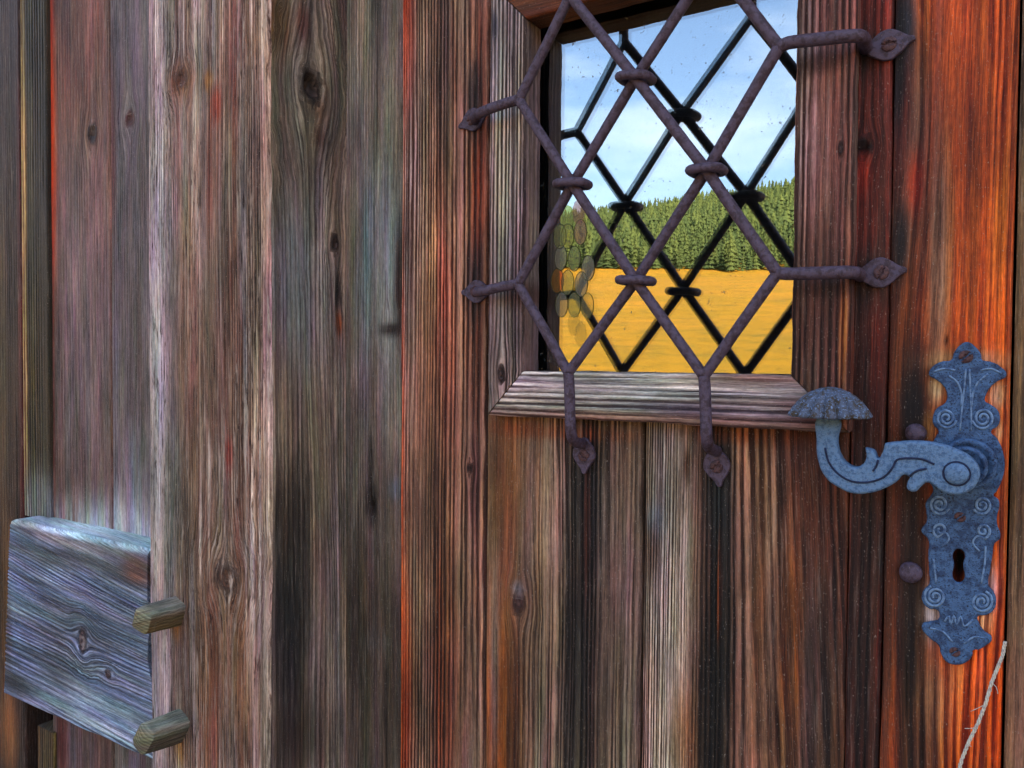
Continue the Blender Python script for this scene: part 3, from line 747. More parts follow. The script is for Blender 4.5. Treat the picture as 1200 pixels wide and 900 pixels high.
# ------------------------------------------------------------------ lever handle and lock plate
handle = empty('lever_handle', (-0.03, 0.0, 1.31), door)
handle['label'] = 'weathered blue iron lever with mushroom knob on an ornate lock plate'
def xz(L_, Y): return [tuple(at(p[0], p[1], Y)[[0, 2]]) for p in L_]
PL = -.004
up_px = [(1133.5, 401), (1142, 406), (1149, 415), (1151, 422), (1160, 424), (1171, 429), (1179, 440), (1168, 447), (1160, 454), (1155.5, 462), (1154, 470), (1160, 474), (1168, 480), (1171.5, 489), (1169, 499), (1161, 506), (1168, 514), (1175, 530), (1177, 545), (1174, 562), (1168, 575),
         (1164, 581), (1169, 585), (1171, 592), (1168.5, 603), (1168, 614), (1172, 630), (1165, 637), (1163, 650), (1160, 668), (1158.5, 687), (1164, 694), (1167, 705), (1163, 716), (1154, 721), (1146, 722), (1147, 731), (1153, 740), (1162, 748), (1154, 757), (1147, 761), (1140, 762), (1139, 768), (1132, 776), (1121, 779), (1110, 776), (1103, 766), (1100, 756), (1090, 748), (1080.5, 733), (1090, 729), (1099, 727), (1101, 719), (1098, 714.5), (1089, 713), (1081, 704), (1082, 693), (1089, 685), (1089, 670), (1088, 650), (1088, 632), (1080, 622), (1086, 612), (1086, 600), (1085, 590), (1090, 582), (1094, 574),
         (1086, 560), (1085, 545), (1089, 527), (1097, 512), (1100, 505), (1094, 497), (1094, 487), (1099, 478), (1106, 474), (1110, 468), (1109.5, 459), (1104, 450), (1096, 444), (1089, 439), (1094, 429), (1104, 424), (1115, 422), (1118, 414), (1125, 405)]
hole_px = [(1123, 643), (1129, 646), (1131, 653), (1129, 660), (1129.5, 680), (1123.5, 683), (1117.5, 680), (1117.5, 660), (1116, 653), (1118, 646)]
plate = link('lock_plate', curve_mesh([xz(up_px, PL), xz(hole_px, PL)], .0010, .0011, -.0004, 5), BLUE_PLATE, handle, False)
PF = -.0046
def relief(name, pts_px, r, mat, parent, Y=PF, sub=3, seg=6):
    link(name, tube_mesh([at(p[0], p[1], Y) for p in pts_px], r, seg, sub, True, .02), mat, parent)
def spiral(cx, cy, R, turns, sgn, start):
    return [(cx + sgn * (R * (1 - .82 * t)) * math.cos(start + turns * 2 * math.pi * t), cy + (R * (1 - .82 * t)) * math.sin(start + turns * 2 * math.pi * t)) for t in np.linspace(0, 1, 26)]
for (cx, cy, R, tn, sg, st_) in ((1109, 490, 12, 2.2, 1, 0.2), (1152, 490, 13, 2.2, -1, 0.2), (1101, 591, 12, 2.0, 1, 0.4), (1151, 592, 11, 2.0, -1, .4), (1096, 699, 13, 2.3, -1, -1.2), (1150.5, 705, 13, 2.3, 1, -1.2), (1102, 621, 9, 1.4, 1, 1.8), (1152, 622, 9, 1.4, -1, 1.8)):
    relief('scroll', spiral(cx, cy, R, tn, sg, st_), .0011, RELIEF, handle)
for ln in ([(1132, 432), (1130, 455), (1127, 480), (1125, 505)], [(1136, 432), (1137, 455), (1138, 480), (1138, 505)], [(1112, 440), (1122, 448), (1127, 462), (1126, 476)], [(1158, 438), (1146, 448), (1140, 462), (1139, 476)],
           [(1093, 436), (1106, 432), (1120, 434)], [(1174, 438), (1162, 432), (1149, 434)], [(1094, 655), (1096, 672), (1097, 684)], [(1155, 640), (1154, 660), (1150, 684)], [(1107, 728), (1112, 722), (1114, 732), (1118, 721), (1121, 732), (1126, 722), (1130, 734), (1140, 726)], [(1090, 736), (1105, 740), (1116, 752)], [(1154, 748), (1142, 746), (1130, 754)], [(1104, 640), (1112, 632), (1108, 624), (1098, 630)], [(1148, 646), (1140, 636), (1146, 628), (1156, 632)]):
    relief('engraved_line', ln, .0008, RELIEF, handle)
for (px, py, r_) in ((1132, 418, .0052), (1125, 606, .0042), (1119, 764, .0040)):
    p = at(px, py, PF); screw('screw', handle, (p[0], PF + .0003, p[2]), r_, .7, .0018)
# round bosses between plate and lever
def disc(name, px, py, Y0, Y1, rpx, mat, bev=.001):
    c = at(px, py, Y1); r = abs(at(px + rpx, py, Y1)[0] - c[0]); bm = bmesh.new(); seg = 40; prev = None
    for (rr, yy) in ((r, Y0), (r, Y1 + bev), (r - bev, Y1), (r * .82, Y1), (r * .80, Y1 + bev * .7), (0.02 * r, Y1 + bev * .7)):
        cur = [bm.verts.new((c[0] + rr * math.cos(t), yy, c[2] + rr * math.sin(t))) for t in np.linspace(0, 2 * math.pi, seg, endpoint=False)]
        if prev:
            for i in range(seg): bm.faces.new((prev[i], prev[(i + 1) % seg], cur[(i + 1) % seg], cur[i]))
        prev = cur
    bm.faces.new(prev); bmesh.ops.recalc_face_normals(bm, faces=bm.faces[:])
    me = bpy.data.meshes.new(name); bm.to_mesh(me); bm.free()
    return link(name, me, mat, handle)
disc('boss', 1134, 544, -.004, -.012, 35, BLUE_PLATE)
disc('boss', 1131, 547, -.012, -.024, 27, BLUE_PLATE)
disc('boss', 1126, 551, -.024, -.036, 20, BLUE_PLATE)
LY = -.049                                     # front face of the lever
lev_px = [(959, 489), (969, 488), (979.5, 489), (979.5, 520), (984, 535), (992.5, 545), (1003, 548.5), (1011, 545), (1015.5, 537), (1014.5, 526, 1), (1023, 529), (1029, 538), (1033, 534), (1037.5, 520.5, 1), (1050, 519), (1075, 518), (1100, 521), (1120, 527.5), (1137.5, 537.5), (1147, 552), (1143.5, 567.5), (1132.5, 577), (1117.5, 579.5), (1105, 576), (1095, 569), (1086, 565), (1079, 569.5), (1071, 576), (1064, 573), (1064, 566), (1067.5, 559, 1), (1059, 556), (1050, 564), (1035, 572.5), (1017.5, 577.5), (1000, 578), (982.5, 571), (967.5, 559), (959, 540), (957, 515)]
lev = [tuple(at(p[0], p[1], LY)[[0, 2]]) + ((1,) if len(p) > 2 else ()) for p in lev_px]
lever = link('lever', curve_mesh([lev], .0037, .0026, LY + .0126, 6, res=4), BLUE, handle, False)
for p in lever.data.polygons: p.use_smooth = abs(p.normal.y) < .98
GROOVE_SHADE = simple('painted_groove_shade', lin((34, 48, 84)), lin((26, 36, 62)), 200, .8)  # raised dark lines: the shade of grooves is put into the colour
for ln in ([(967, 525), (971, 541), (982, 555), (998, 564), (1018, 565), (1036, 559), (1046, 548), (1051, 539), (1062, 537), (1080, 538), (1095, 544)], [(1029, 539), (1027, 546), (1023, 552)], [(1066, 558), (1074, 552), (1086, 549)]):
    relief('engraved_line', ln, .0009, GROOVE_SHADE, handle, LY - .0001)
c = at(1121, 555, LY); r = 1.0 * abs(at(1121 + 15, 555, LY)[0] - c[0])
link('engraved_ring', tube_mesh([(c[0] + r * 1.05 * math.cos(t), LY - .0001, c[2] + r * 1.05 * math.sin(t)) for t in np.linspace(0, 2 * math.pi, 26)], .0009, 6, 2, False, .02), GROOVE_SHADE, handle)
dome('rivet', handle, (c[0], LY - .0002, c[2]), r, .004, BLUE)
# mushroom knob with fluted cap, standing on the lever's upturned end
kc = at(972, 487, LY + .006); kr = abs(at(1022, 487, LY + .006)[0] - at(923, 487, LY + .006)[0]) / 2 * 1.0
kh = kr * .72
bm = bmesh.new(); seg = 96; prev = None
prof = [(0.15, -.10), (.80, -.06), (.96, -.05), (1.0, 0.0), (.97, .10), (.90, .25), (.79, .45), (.64, .66), (.46, .83), (.26, .95), (.08, 1.0)]
for (rr, hh) in prof:
    cur = []
    for t in np.linspace(0, 2 * math.pi, seg, endpoint=False):
        fl = abs(math.sin(t * 8)) ** .8
        k = 1 - (.22 * (1 - fl) * min(1, rr * 1.4) if hh > -.08 else 0)
        cur.append(bm.verts.new((kc[0] + kr * rr * k * math.cos(t), kc[1] + kr * rr * k * math.sin(t), kc[2] + kh * hh)))
    if prev:
        for i in range(seg): bm.faces.new((prev[i], prev[(i + 1) % seg], cur[(i + 1) % seg], cur[i]))
    else: bm.faces.new(cur[::-1])
    prev = cur
bm.faces.new(prev); bmesh.ops.recalc_face_normals(bm, faces=bm.faces[:])
me = bpy.data.meshes.new('knob'); bm.to_mesh(me); bm.free()
link('knob', me, KNOB, handle)

# ================================================================== JAMBS AND POST
# left jamb board between post and door
xj0, xj1 = -0.6985, -0.6065
m = Meas(xj0, 0.004)
j = vplank('jamb_board', None, xj0, xj1, 0.004, .05, 0.03, 2.45, (.95, 2.1), dict(seed=31, wear=(.35, .3), a=(158, 152, 148), b=(108, 100, 96), amp=.0004, warp=(.003, .0008), irr=.6, jit=(.001, .0022),
    rings=[(-.1, .0042), (.2, .0045)], streaks=[((134, 126, 120), .5, True), ((82, 70, 62), .5, False)],
    cracks=[m.cr(434, 530, 620, .0016, .006)], dents=[(m.uv(462, 372)[0], m.uv(462, 372)[1], .016, .018, .0035), (m.uv(436, 595)[0], m.uv(436, 595)[1], .004, .010, .006)],
    patches=[m.pt(445, 320, 30, 130, (158, 168, 174), (112, 118, 124), .9, .2), m.pt(440, 780, 60, 240, (96, 80, 68), (58, 46, 40), .85, .3), m.pt(435, 590, 8, 28, (34, 28, 26), (18, 14, 14), .95, .0), m.pt(434, 545, 3, 40, (34, 28, 26), (18, 14, 14), .9, .0), m.pt(463, 573, 10, 14, (124, 140, 152), (84, 92, 100), .7, .1), m.pt(460, 386, 16, 9, (58, 42, 34), (28, 20, 18), .95, .0), m.pt(468, 330, 6, 80, (86, 60, 48), (46, 30, 26), .95, .1), m.pt(450, 391, 20, 2, (30, 22, 20), (14, 10, 10), .9, 0), m.pt(440, 752, 18, 14, (120, 120, 120), (70, 66, 66), .6, .3), m.pt(403, 800, 3, 140, (140, 84, 36), (80, 44, 20), .8, .2)]), du=.001)
tag(j, 'narrow grey weathered jamb board between the thick post and the door', 'board'); settle(j)

xr0 = 0.0062
j = vplank('jamb_board', None, xr0, 0.115, -.004, .05, 0.03, 2.45, (1.1, 1.95), dict(seed=33, round=(.001, .003), jit=(.0003, .001), wear=(.5, .4), a=(158, 130, 104), b=(92, 70, 54), amp=.0006, warp=(.004, .001), rings=[(-.1, .006), (.2, .006)], streaks=[((140, 120, 110), .5, False)]), du=.001)
tag(j, 'pale brown jamb board along the latch edge of the door', 'board'); settle(j)

# thick squared post: front and right-hand side in view
PX0, PX1, PY = -0.9125, -0.6945, -0.12
pr_ = rows_for(0.0, 2.5, .80, 2.2, .006)
def corner(v): return .004 * np.clip((fbm(v * 9, v * 0, 77, 4) - .42) * 3, 0, 1.2)
m = Meas(PX0, PY)
WHT, WHT2 = (222, 218, 224), (128, 120, 128)
pf = panel((PX0, PY, 0), (1, 0, 0), (0, 0, 1), (0, -1, 0), PX1 - PX0, pr_, dict(seed=41, wear=(.55, 1.0), a=(168, 146, 134), b=(80, 62, 54), amp=.0007, warp=(.006, .002), irr=1.2, bow=.003, round=(.005, .006), jit=(.003, 0), ujit1=corner,
    rings=[(-.1, .0035), (.05, .0038), (.12, .0045), (.22, .0035), (.4, .0035)],
    streaks=[((224, 214, 208), .85, True), ((140, 74, 54), .5, False), ((110, 84, 70), .5, True), ((176, 172, 176), .6, False)],
    knots=[m.kn(212, 93, 8, 10, .002, 1.8), m.kn(266, 678, 12, 14, .001, 2.2)], knot_col=((116, 78, 54), (54, 36, 30)),
    patches=[m.pt(186, 400, 14, 700, WHT, WHT2, .95, .2), m.pt(202, 500, 10, 260, (150, 150, 158), (96, 94, 100), .7, .3), m.pt(212, 93, 18, 24, (166, 122, 72), (110, 74, 40), .7, .3), m.pt(245, 95, 6, 12, (196, 150, 60), (140, 90, 30), .9, .0),
             m.pt(254, 125, 7, 24, (176, 84, 40), (120, 50, 22), .95, .1), m.pt(247, 200, 14, 90, (140, 84, 66), (88, 48, 38), .7, .3), m.pt(235, 420, 34, 120, (146, 108, 90), (90, 62, 50), .6, .4), m.pt(268, 535, 5, 24, (160, 62, 46), (104, 38, 28), .8, .1),
             m.pt(312, 330, 6, 560, (230, 214, 208), (160, 134, 128), .9, .3), m.pt(266, 678, 16, 17, (156, 142, 142), (78, 64, 64), .9, .0), m.pt(248, 800, 12, 120, (166, 90, 60), (110, 52, 34), .7, .4), m.pt(270, 800, 40, 110, (176, 142, 112), (108, 80, 60), .55, .4), m.pt(207, 735, 6, 16, (176, 130, 60), (120, 80, 34), .8, .1), m.pt(210, 875, 6, 20, (176, 130, 60), (120, 80, 34), .7, .1)]), .001)
def suv(px, py):
    p = atx(px, py, PX1); return p[1] - PY, p[2]
class MS(Meas):
    def __init__(s): pass
    def uv(s, px, py): return suv(px, py)
m = MS()
BLK, BLK2 = (52, 52, 60), (30, 30, 34)
ps = panel((PX1, PY, 0), (0, 1, 0), (0, 0, 1), (1, 0, 0), .15, pr_, dict(seed=43, wear=(.75, .45), u0=.006, a=(178, 166, 156), b=(106, 95, 88), amp=.0008, warp=(.012, .002), irr=.8, round=(0, 0), jit=(0, 0), njit0=corner, bow=.002,
    rings=[(-.1, .0075), (.04, .0075), (.08, .006), (.10, .0048), (.2, .0045)],
    streaks=[((136, 128, 124), .5, True), ((84, 64, 54), .5, False)],
    knots=[m.kn(365, 100, 11, 17, .012, 3.4), m.kn(393, 285, 4, 8, .002, 1.8)], knot_col=((66, 46, 40), (30, 22, 22)),
    dents=[(suv(398, 350)[0], suv(398, 350)[1], .006, .03, .004)],
    patches=[m.pt(326, 25, 16, 45, (150, 112, 54), (92, 62, 28), .9, .2), m.pt(356, 26, 8, 26, (140, 70, 50), (90, 40, 30), .8, .2), m.pt(350, 340, 30, 110, (170, 174, 184), (112, 112, 120), .8, .2), m.pt(345, 480, 30, 60, (150, 140, 132), (92, 84, 80), .6, .2), m.pt(372, 225, 10, 40, (150, 146, 156), (100, 92, 98), .7, .1), m.pt(374, 160, 9, 12, (132, 80, 62), (60, 34, 30), .7, .5), m.pt(372, 130, 12, 16, (150, 110, 84), (66, 44, 36), .6, .6),
             m.pt(340, 750, 26, 150, BLK, BLK2, .95, .15), m.pt(345, 870, 40, 60, (64, 56, 48), (36, 30, 28), .8, .2), m.pt(330, 600, 10, 60, (104, 84, 64), (60, 46, 36), .6, .3), m.pt(393, 640, 8, 240, (160, 150, 148), (84, 74, 72), .85, .1), m.pt(391, 330, 6, 90, (150, 146, 140), (84, 76, 70), .7, .2), m.pt(398, 378, 4, 16, (170, 104, 44), (110, 60, 26), .95, .0), m.pt(398, 340, 4, 24, (44, 32, 26), (20, 15, 14), .95, .0),
             m.pt(352, 600, 14, 110, (104, 84, 78), (62, 48, 46), .6, .3)]), .001)
me = join_panels([pf, ps], [(0, 'u0', (0, .15, 0)), (0, 'v0', (0, .15, 0)), (0, 'v1', (0, .15, 0))])
post = link('door_post', me, WOOD); tag(post, 'thick squared timber post with pale silvery streaks and a knot hole', 'post'); settle(post)

# ================================================================== BOARD WALL LEFT OF THE POST
wall = empty('board_wall', (-1.35, -.03, 0.02))
tag(wall, 'dark boarded wall of upright planks left of the thick post', 'wall')
WY = -.05
def wx(px, Y): return at(px, 450, Y)[0]
LZ = (.75, 2.25)
xs = wx(131, WY)
m = Meas(wx(58, WY), WY)
RED, RED2 = (206, 84, 34), (150, 50, 26)
SNOW, SNOW2 = (222, 230, 240), (176, 184, 196)
vplank('plank', wall, wx(58, WY), xs - .0006, WY, .04, .03, 2.5, LZ, dict(seed=51, wear=(.22, .4), a=(156, 126, 116), b=(98, 74, 68), amp=.0004, warp=(.004, .001), rings=[(-.1, .0075), (.3, .0075)], streaks=[((120, 112, 116), .6, False), ((120, 70, 58), .5, True)],
    knots=[m.kn(108, 157, 6, 11, .003, 1.8)], knot_col=((56, 40, 34), (30, 22, 20)),
    patches=[m.pt(60, 170, 6, 200, (224, 96, 30), RED, .95, .25), m.pt(60, 450, 4, 180, (160, 54, 34), RED2, .85, .2), m.pt(95, 60, 30, 100, (138, 82, 62), (90, 50, 40), .6, .3), m.pt(95, 400, 36, 200, (160, 148, 160), (110, 98, 106), .8, .3), m.pt(110, 628, 60, 44, SNOW, SNOW2, .85, .75), m.pt(80, 860, 50, 60, (110, 100, 118), (66, 56, 66), .6, .4), m.pt(72, 870, 6, 60, (120, 40, 30), (70, 24, 20), .8, .1)]), du=.0016)
m = Meas(xs, WY)
vplank('plank', wall, xs + .0006, wx(175, WY) + .10, WY, .04, .03, 2.5, LZ, dict(seed=52, wear=(.25, .4), a=(140, 132, 140), b=(84, 76, 80), amp=.0004, warp=(.003, .0008), rings=[(-.1, .005), (.3, .005)], streaks=[((142, 136, 142), .5, True), ((100, 84, 82), .5, False)],
    knots=[m.kn(152, 140, 6, 9, .002, 1.8)], knot_col=((120, 50, 44), (54, 32, 30)),
    patches=[m.pt(131, 160, 5, 120, (124, 58, 52), (84, 36, 34), .8, .1), m.pt(155, 632, 50, 52, SNOW, SNOW2, .9, .6), m.pt(160, 560, 20, 60, (170, 180, 192), (120, 128, 138), .6, .8), m.pt(126, 500, 6, 26, (64, 56, 54), (40, 34, 34), .7, .2)]), du=.0016)
# narrow batten standing proud at the left of the panel
BY = -.057
m = Meas(wx(27, BY), BY)
vplank('batten', wall, wx(27, BY), wx(57, BY), BY, .05, at(40, 606, BY)[2], 2.5, LZ, dict(seed=53, a=(76, 70, 50), b=(34, 32, 26), amp=.0008, warp=(.001, .0004), irr=.3, rings=[(-.1, .0075), (.3, .0075)], round=(.004, .002),
    patches=[m.pt(28, 300, 4, 600, (196, 176, 128), (140, 104, 70), .95, .0), m.pt(40, 600, 30, 50, (150, 160, 168), (96, 102, 106), .8, .2), m.pt(37, 250, 4, 400, (96, 96, 50), (50, 54, 30), .6, .1)]), du=.0013)  # cream left corner, its highlight painted into the tone
# boards further left
m = Meas(wx(-60, WY), WY)
vplank('plank', wall, wx(-60, WY), wx(26, WY), WY, .04, .03, 2.5, LZ, dict(seed=54, wear=(.3, .4), a=(72, 52, 44), b=(34, 24, 22), amp=.0005, warp=(.004, .001), rings=[(-.1, .008), (.3, .008)], streaks=[((92, 80, 70), .5, False)],
    patches=[m.pt(2, 420, 6, 200, (120, 110, 78), (76, 66, 46), .8, .1), m.pt(24, 400, 3, 300, (130, 40, 44), (80, 24, 28), .8, .1), m.pt(10, 700, 12, 90, (150, 116, 60), (96, 66, 34), .8, .2), m.pt(8, 860, 14, 60, (170, 124, 84), (110, 72, 44), .9, .2)]), du=.002)
for i in range(9):
    a = wx(-60, WY) - .002 - i * .19
    vplank('plank', wall, a - .188, a, WY + .004 * (i % 2), .04, .03, 2.5, LZ, dict(seed=55 + i, a=(112, 92, 80), b=(66, 52, 46), amp=.0005, rings=[(-.1, .007), (.3, .007)], streaks=[((130, 120, 116), .5, True)]), du=.004, dv=.02)
# small lower battens under the ledge board
m = Meas(wx(30, BY), BY)
vplank('batten', wall, wx(38, BY), wx(58, BY), BY + .002, .03, .03, at(40, 850, BY)[2] - .0, (.7, 1.0), dict(seed=58, a=(120, 104, 72), b=(58, 48, 36), amp=.0008, rings=[(-.1, .006), (.3, .006)]), du=.0013)

# horizontal ledge board between the posts
LYF = -.100
zt = at(172, 645, LYF)[2]
x_r = at(173, 700, LYF)[0]
x_l = at(12, 615, LYF)[0]
zb = at(180, 892, LYF)[2]
zb = min(zb, at(2, 816, LYF)[2] + .01)
def lu(px, py):
    p = at(px, py, LYF); return p[2] - zb, p[0]
class ML(Meas):
    def __init__(s): pass
    def uv(s, px, py): return lu(px, py)
    def pt(s, px, py, rx, ry, ca, cb, k=1., sk=.4):
        u, v = lu(px, py); u1, _ = lu(px, py - ry); _, v1 = lu(px + rx, py); return (u, v, abs(u1 - u), abs(v1 - v), ca, cb, k, sk)
    def kn(s, px, py, rx, ry, dep=0., spread=2.2):
        u, v = lu(px, py); u1, _ = lu(px, py - ry); _, v1 = lu(px + rx, py); return (u, v, abs(u1 - u), abs(v1 - v), dep, spread)
m = ML()
LW = zt - zb
slant = lambda U: (U - LW) * .09
lp = panel((0, LYF, zb), (0, 0, 1), (1, 0, 0), (0, -1, 0), LW, np.linspace(x_l, x_r, 190), dict(seed=61, wear=(.75, .4), vmid=-1.1, a=(146, 164, 190), b=(72, 86, 112), amp=.0012, warp=(.006, .001), irr=.8, round=(.003, .008), tilt=.06, lean=[(.10, .22, .10, -1.15)],
    rings=[(-.1, .0075), (.06, .0085), (.10, .006), (.16, .005), (.22, .005), (.3, .005)],
    streaks=[((176, 188, 206), .6, True), ((94, 98, 112), .5, False)],
    knots=[m.kn(97, 752, 4, 14, .001, 2.0), m.kn(127, 790, 3, 5, 0, 2.0)], knot_col=((112, 84, 88), (60, 46, 54)), dents=[(m.uv(172, 725)[0], m.uv(172, 725)[1], .02, .010, .006)],
    patches=[m.pt(100, 640, 90, 10, (176, 168, 174), (110, 98, 104), .8, .2), m.pt(160, 668, 18, 16, (170, 116, 92), (110, 66, 50), .9, .1), m.pt(90, 735, 90, 46, (110, 118, 140), (64, 70, 90), .75, .3), m.pt(110, 840, 110, 34, (206, 222, 246), (66, 78, 112), .85, .15), m.pt(100, 655, 90, 7, (84, 84, 96), (48, 46, 56), .7, .1), m.pt(15, 800, 26, 14, (52, 60, 66), (30, 36, 40), .9, .1), (LW, -1.1, .006, 2., (206, 220, 230), (176, 192, 204), .95, 0), m.pt(8, 740, 6, 50, (110, 92, 100), (66, 54, 60), .7, .1)]), .0012, (slant, lambda U: U * 0 + .012 * sstep(.5, .7, 1 - U / LW) ))  # pale strip along the upper edge: sky light on the top face, painted
me = join_panels([lp], [(0, 'u1', (0, .05, 0)), (0, 'u0', (0, .05, 0)), (0, 'v0', (0, .05, 0)), (0, 'v1', (0, .05, 0))])
ledge = link('ledge_board', me, WOOD); tag(ledge, 'bluish grey horizontal board with a thick top edge set against the post', 'board'); settle(ledge)

# two wooden pegs driven into the post front
def peg(base_px, end_px, w, h, ln, seed, a, b, label, tw):
    c = at(base_px[0], base_px[1], PY)
    e = at(end_px[0], end_px[1], PY - ln)
    ax = (e - (c + np.array([0, .03, 0]))); L_ = np.linalg.norm(ax); ax = ax / L_
    right = np.cross(ax, Z3); right /= np.linalg.norm(right); up = np.cross(right, ax)
    right, up = right * math.cos(tw) + up * math.sin(tw), up * math.cos(tw) - right * math.sin(tw)
    o = c + np.array([0, .03, 0])
    nt_, nr = 72, 46
    th = np.linspace(0, 2 * math.pi, nt_); tt = np.concatenate([np.linspace(0, 1, nr), np.ones(10)])
    kk = np.concatenate([np.ones(nr), np.cos(np.linspace(.15, 1.56, 10))])         # the hewn end closes in a blunt facet
    TH, TT = np.meshgrid(th, tt, indexing='ij'); KK = np.broadcast_to(kk, TH.shape).copy()
    e_ = .42
    cx = np.sign(np.cos(TH)) * np.abs(np.cos(TH)) ** e_; cy = np.sign(np.sin(TH)) * np.abs(np.sin(TH)) ** e_
    lump = 1 + .10 * (fbm(np.cos(TH) * 1.3 + 9, np.sin(TH) * 1.3 + TT * 1.6 + seed, seed) - .5) * 2
    tap = 1.04 - .12 * TT ** 3
    X_, Y_ = cx * w / 2 * lump * tap * KK, cy * h / 2 * lump * tap * KK
    ring = Y_ / .0042 + 30 + 1.2 * fbm(X_ * 60, TT * 3, seed)
    pz = TT * L_ + (1 - KK) * .0045 + .004 * X_ / w * (TT > .9)
    rp = ring - np.floor(ring); bump = .0005 * (sstep(.05, .6, rp) * (1 - sstep(.74, .98, rp)) - .5)
    X_, Y_ = X_ * (1 + bump / (w / 2)), Y_ * (1 + bump / (h / 2))
    P = o + X_[..., None] * right + Y_[..., None] * up + pz[..., None] * ax
    A = np.empty(P.shape); B = np.empty(P.shape); A[:] = lin(a); B[:] = lin(b)
    m_e = ((KK < .97) * .8)[..., None]; A = A * (1 - m_e) + lin((168, 164, 146)) * m_e; B = B * (1 - m_e) + lin((96, 92, 80)) * m_e
    m_u = (sstep(.3, .8, Y_ / (h / 2)) * .7)[..., None]; A = A * (1 - m_u) + lin((172, 176, 172)) * m_u; B = B * (1 - m_u) + lin((110, 114, 112)) * m_u  # paler top side: sky light put into the peg's colour
    G_ = np.stack([X_ + Y_ * 1.3, pz, np.full_like(X_, seed)], -1); W_3 = np.zeros_like(G_); W_3[..., 0] = .45; W_3[..., 1] = .6
    pans = [dict(P=P[::-1], ring=ring[::-1], A=A[::-1], B=B[::-1], G=G_[::-1], W3=W_3)]
    endp = None
    me = join_panels(pans)
    ob = link('wooden_peg', me, WOOD); tag(ob, label, 'peg', 'pegs driven into the thick post'); settle(ob)
peg((207, 716), (166, 728), .026, .030, .050, 71, (150, 130, 104), (84, 68, 52), 'upper square wooden peg sticking out of the thick post', .35)
peg((210, 852), (168, 866), .028, .036, .050, 81, (128, 122, 112), (66, 62, 56), 'lower square wooden peg sticking out of the thick post', .55)

# frayed pale string hanging across the lower latch edge of the door
sp = [(1178, 752), (1175, 768), (1169, 783), (1162, 800), (1155, 825), (1146, 848), (1136, 868), (1127, 890), (1121, 915), (1117, 950), (1114, 1000)]
STR = simple('pale_string', lin((232, 232, 214)), lin((196, 190, 186)), 500, .9, 0, .0004)
base = [at(a, b_, -.006) for a, b_ in sp]
base = np.array(dense(base, 8))
bm = bmesh.new()
for s_ in range(3):
    pts = []
    for i, p in enumerate(base):
        ph = i * 1.1 + s_ * 2.094
        pts.append(p + np.array([math.cos(ph) * .0008, math.sin(ph) * .0008 , 0]))
    me = tube_mesh(pts, .0007, 6, 1, True, .2, s_); bm.from_mesh(me); bpy.data.meshes.remove(me)
rs = np.random.RandomState(4)
for k in range(10):
    i = rs.randint(2, len(base) - 2); p = base[i]; d = (base[i + 1] - base[i]); d = d / np.linalg.norm(d) + rs.randn(3) * np.array([.5, .25, .3])
    me = tube_mesh([p, p + d * .005, p + d * .011 + np.array([rs.randn() * .002, 0, rs.randn() * .002])], .00028, 4, 2, True, .1, k); bm.from_mesh(me); bpy.data.meshes.remove(me)
me = bpy.data.meshes.new('string'); bm.to_mesh(me); bm.free()
st_o = link('string', me, STR); tag(st_o, 'pale frayed string hanging beside the lock plate at the door edge', 'string'); settle(st_o)

# ================================================================== REST OF THE CABIN (closes the dark room behind the pane, throws the shade)
cabin = empty('log_cabin', (-.8, 2.2, 0)); tag(cabin, 'timber cabin that carries the door', 'building')
CW0, CW1, CY1, CH = -3.75, 1.6, 4.4, 2.52
boxo('wall', (CW0, .10, 0), (CW0 + .1, CY1, CH), DARKWOOD, cabin)
boxo('wall', (CW1 - .1, .10, 0), (CW1, CY1, CH), DARKWOOD, cabin)
boxo('wall', (CW0 + .1, CY1 - .1, 0), (CW1 - .1, CY1, CH), DARKWOOD, cabin)
boxo('floor', (CW0 + .1, .10, 0.01), (CW1 - .1, CY1 - .1, .06), DARKWOOD, cabin)
boxo('ceiling', (CW0, .02, CH + .002), (CW1, CY1, CH + .06), DARKWOOD, cabin)
boxo('wall', (0.116, .045, 0), (CW1, .10, CH), DARKWOOD, cabin)
boxo('wall', (CW0, .045, 0), (-.70, .10, CH), DARKWOOD, cabin)
boxo('wall', (-.6985, .06, 2.30), (.115, .10, CH), DARKWOOD, cabin)
bm = bmesh.new()
ym = (CY1) / 2; 
pts = [(-.10, CH + .06), (ym, CH + 1.5), (CY1 + .3, CH + .06), (CY1 + .3, CH + .14), (ym, CH + 1.6), (-.10, CH + .14)]
va = [bm.verts.new((CW0 - .3, y, z)) for y, z in pts]; vb = [bm.verts.new((CW1 + .3, y, z)) for y, z in pts]
for i in range(6): bm.faces.new((va[i], va[(i + 1) % 6], vb[(i + 1) % 6], vb[i]))
bm.faces.new((va[0], va[1], va[4], va[5])); bm.faces.new((va[1], va[2], va[3], va[4])); bm.faces.new((vb[0], vb[5], vb[4], vb[1])); bm.faces.new((vb[1], vb[4], vb[3], vb[2]))
gv = [bm.verts.new((x, y, z)) for x in (CW0 + .02, CW1 - .02) for y, z in ((.05, CH + .06), (ym, CH + 1.45), (CY1, CH + .06))]
bm.faces.new(gv[:3]); bm.faces.new(gv[3:])
bmesh.ops.recalc_face_normals(bm, faces=bm.faces[:])
me = bpy.data.meshes.new('roof'); bm.to_mesh(me); bm.free(); link('roof', me, SHINGLE, cabin, False)
# upright boards right of the door, out of the photo
for i in range(4):
    a = .1165 + i * .19
    vplank('plank', cabin, a, a + .188, .0, .04, .03, 2.5, (.9, 2.2), dict(seed=95 + i, a=(160, 110, 84), b=(96, 60, 46), amp=.0006, rings=[(-.1, .007), (.3, .007)], streaks=[((140, 120, 110), .5, True)]), du=.003, dv=.02)

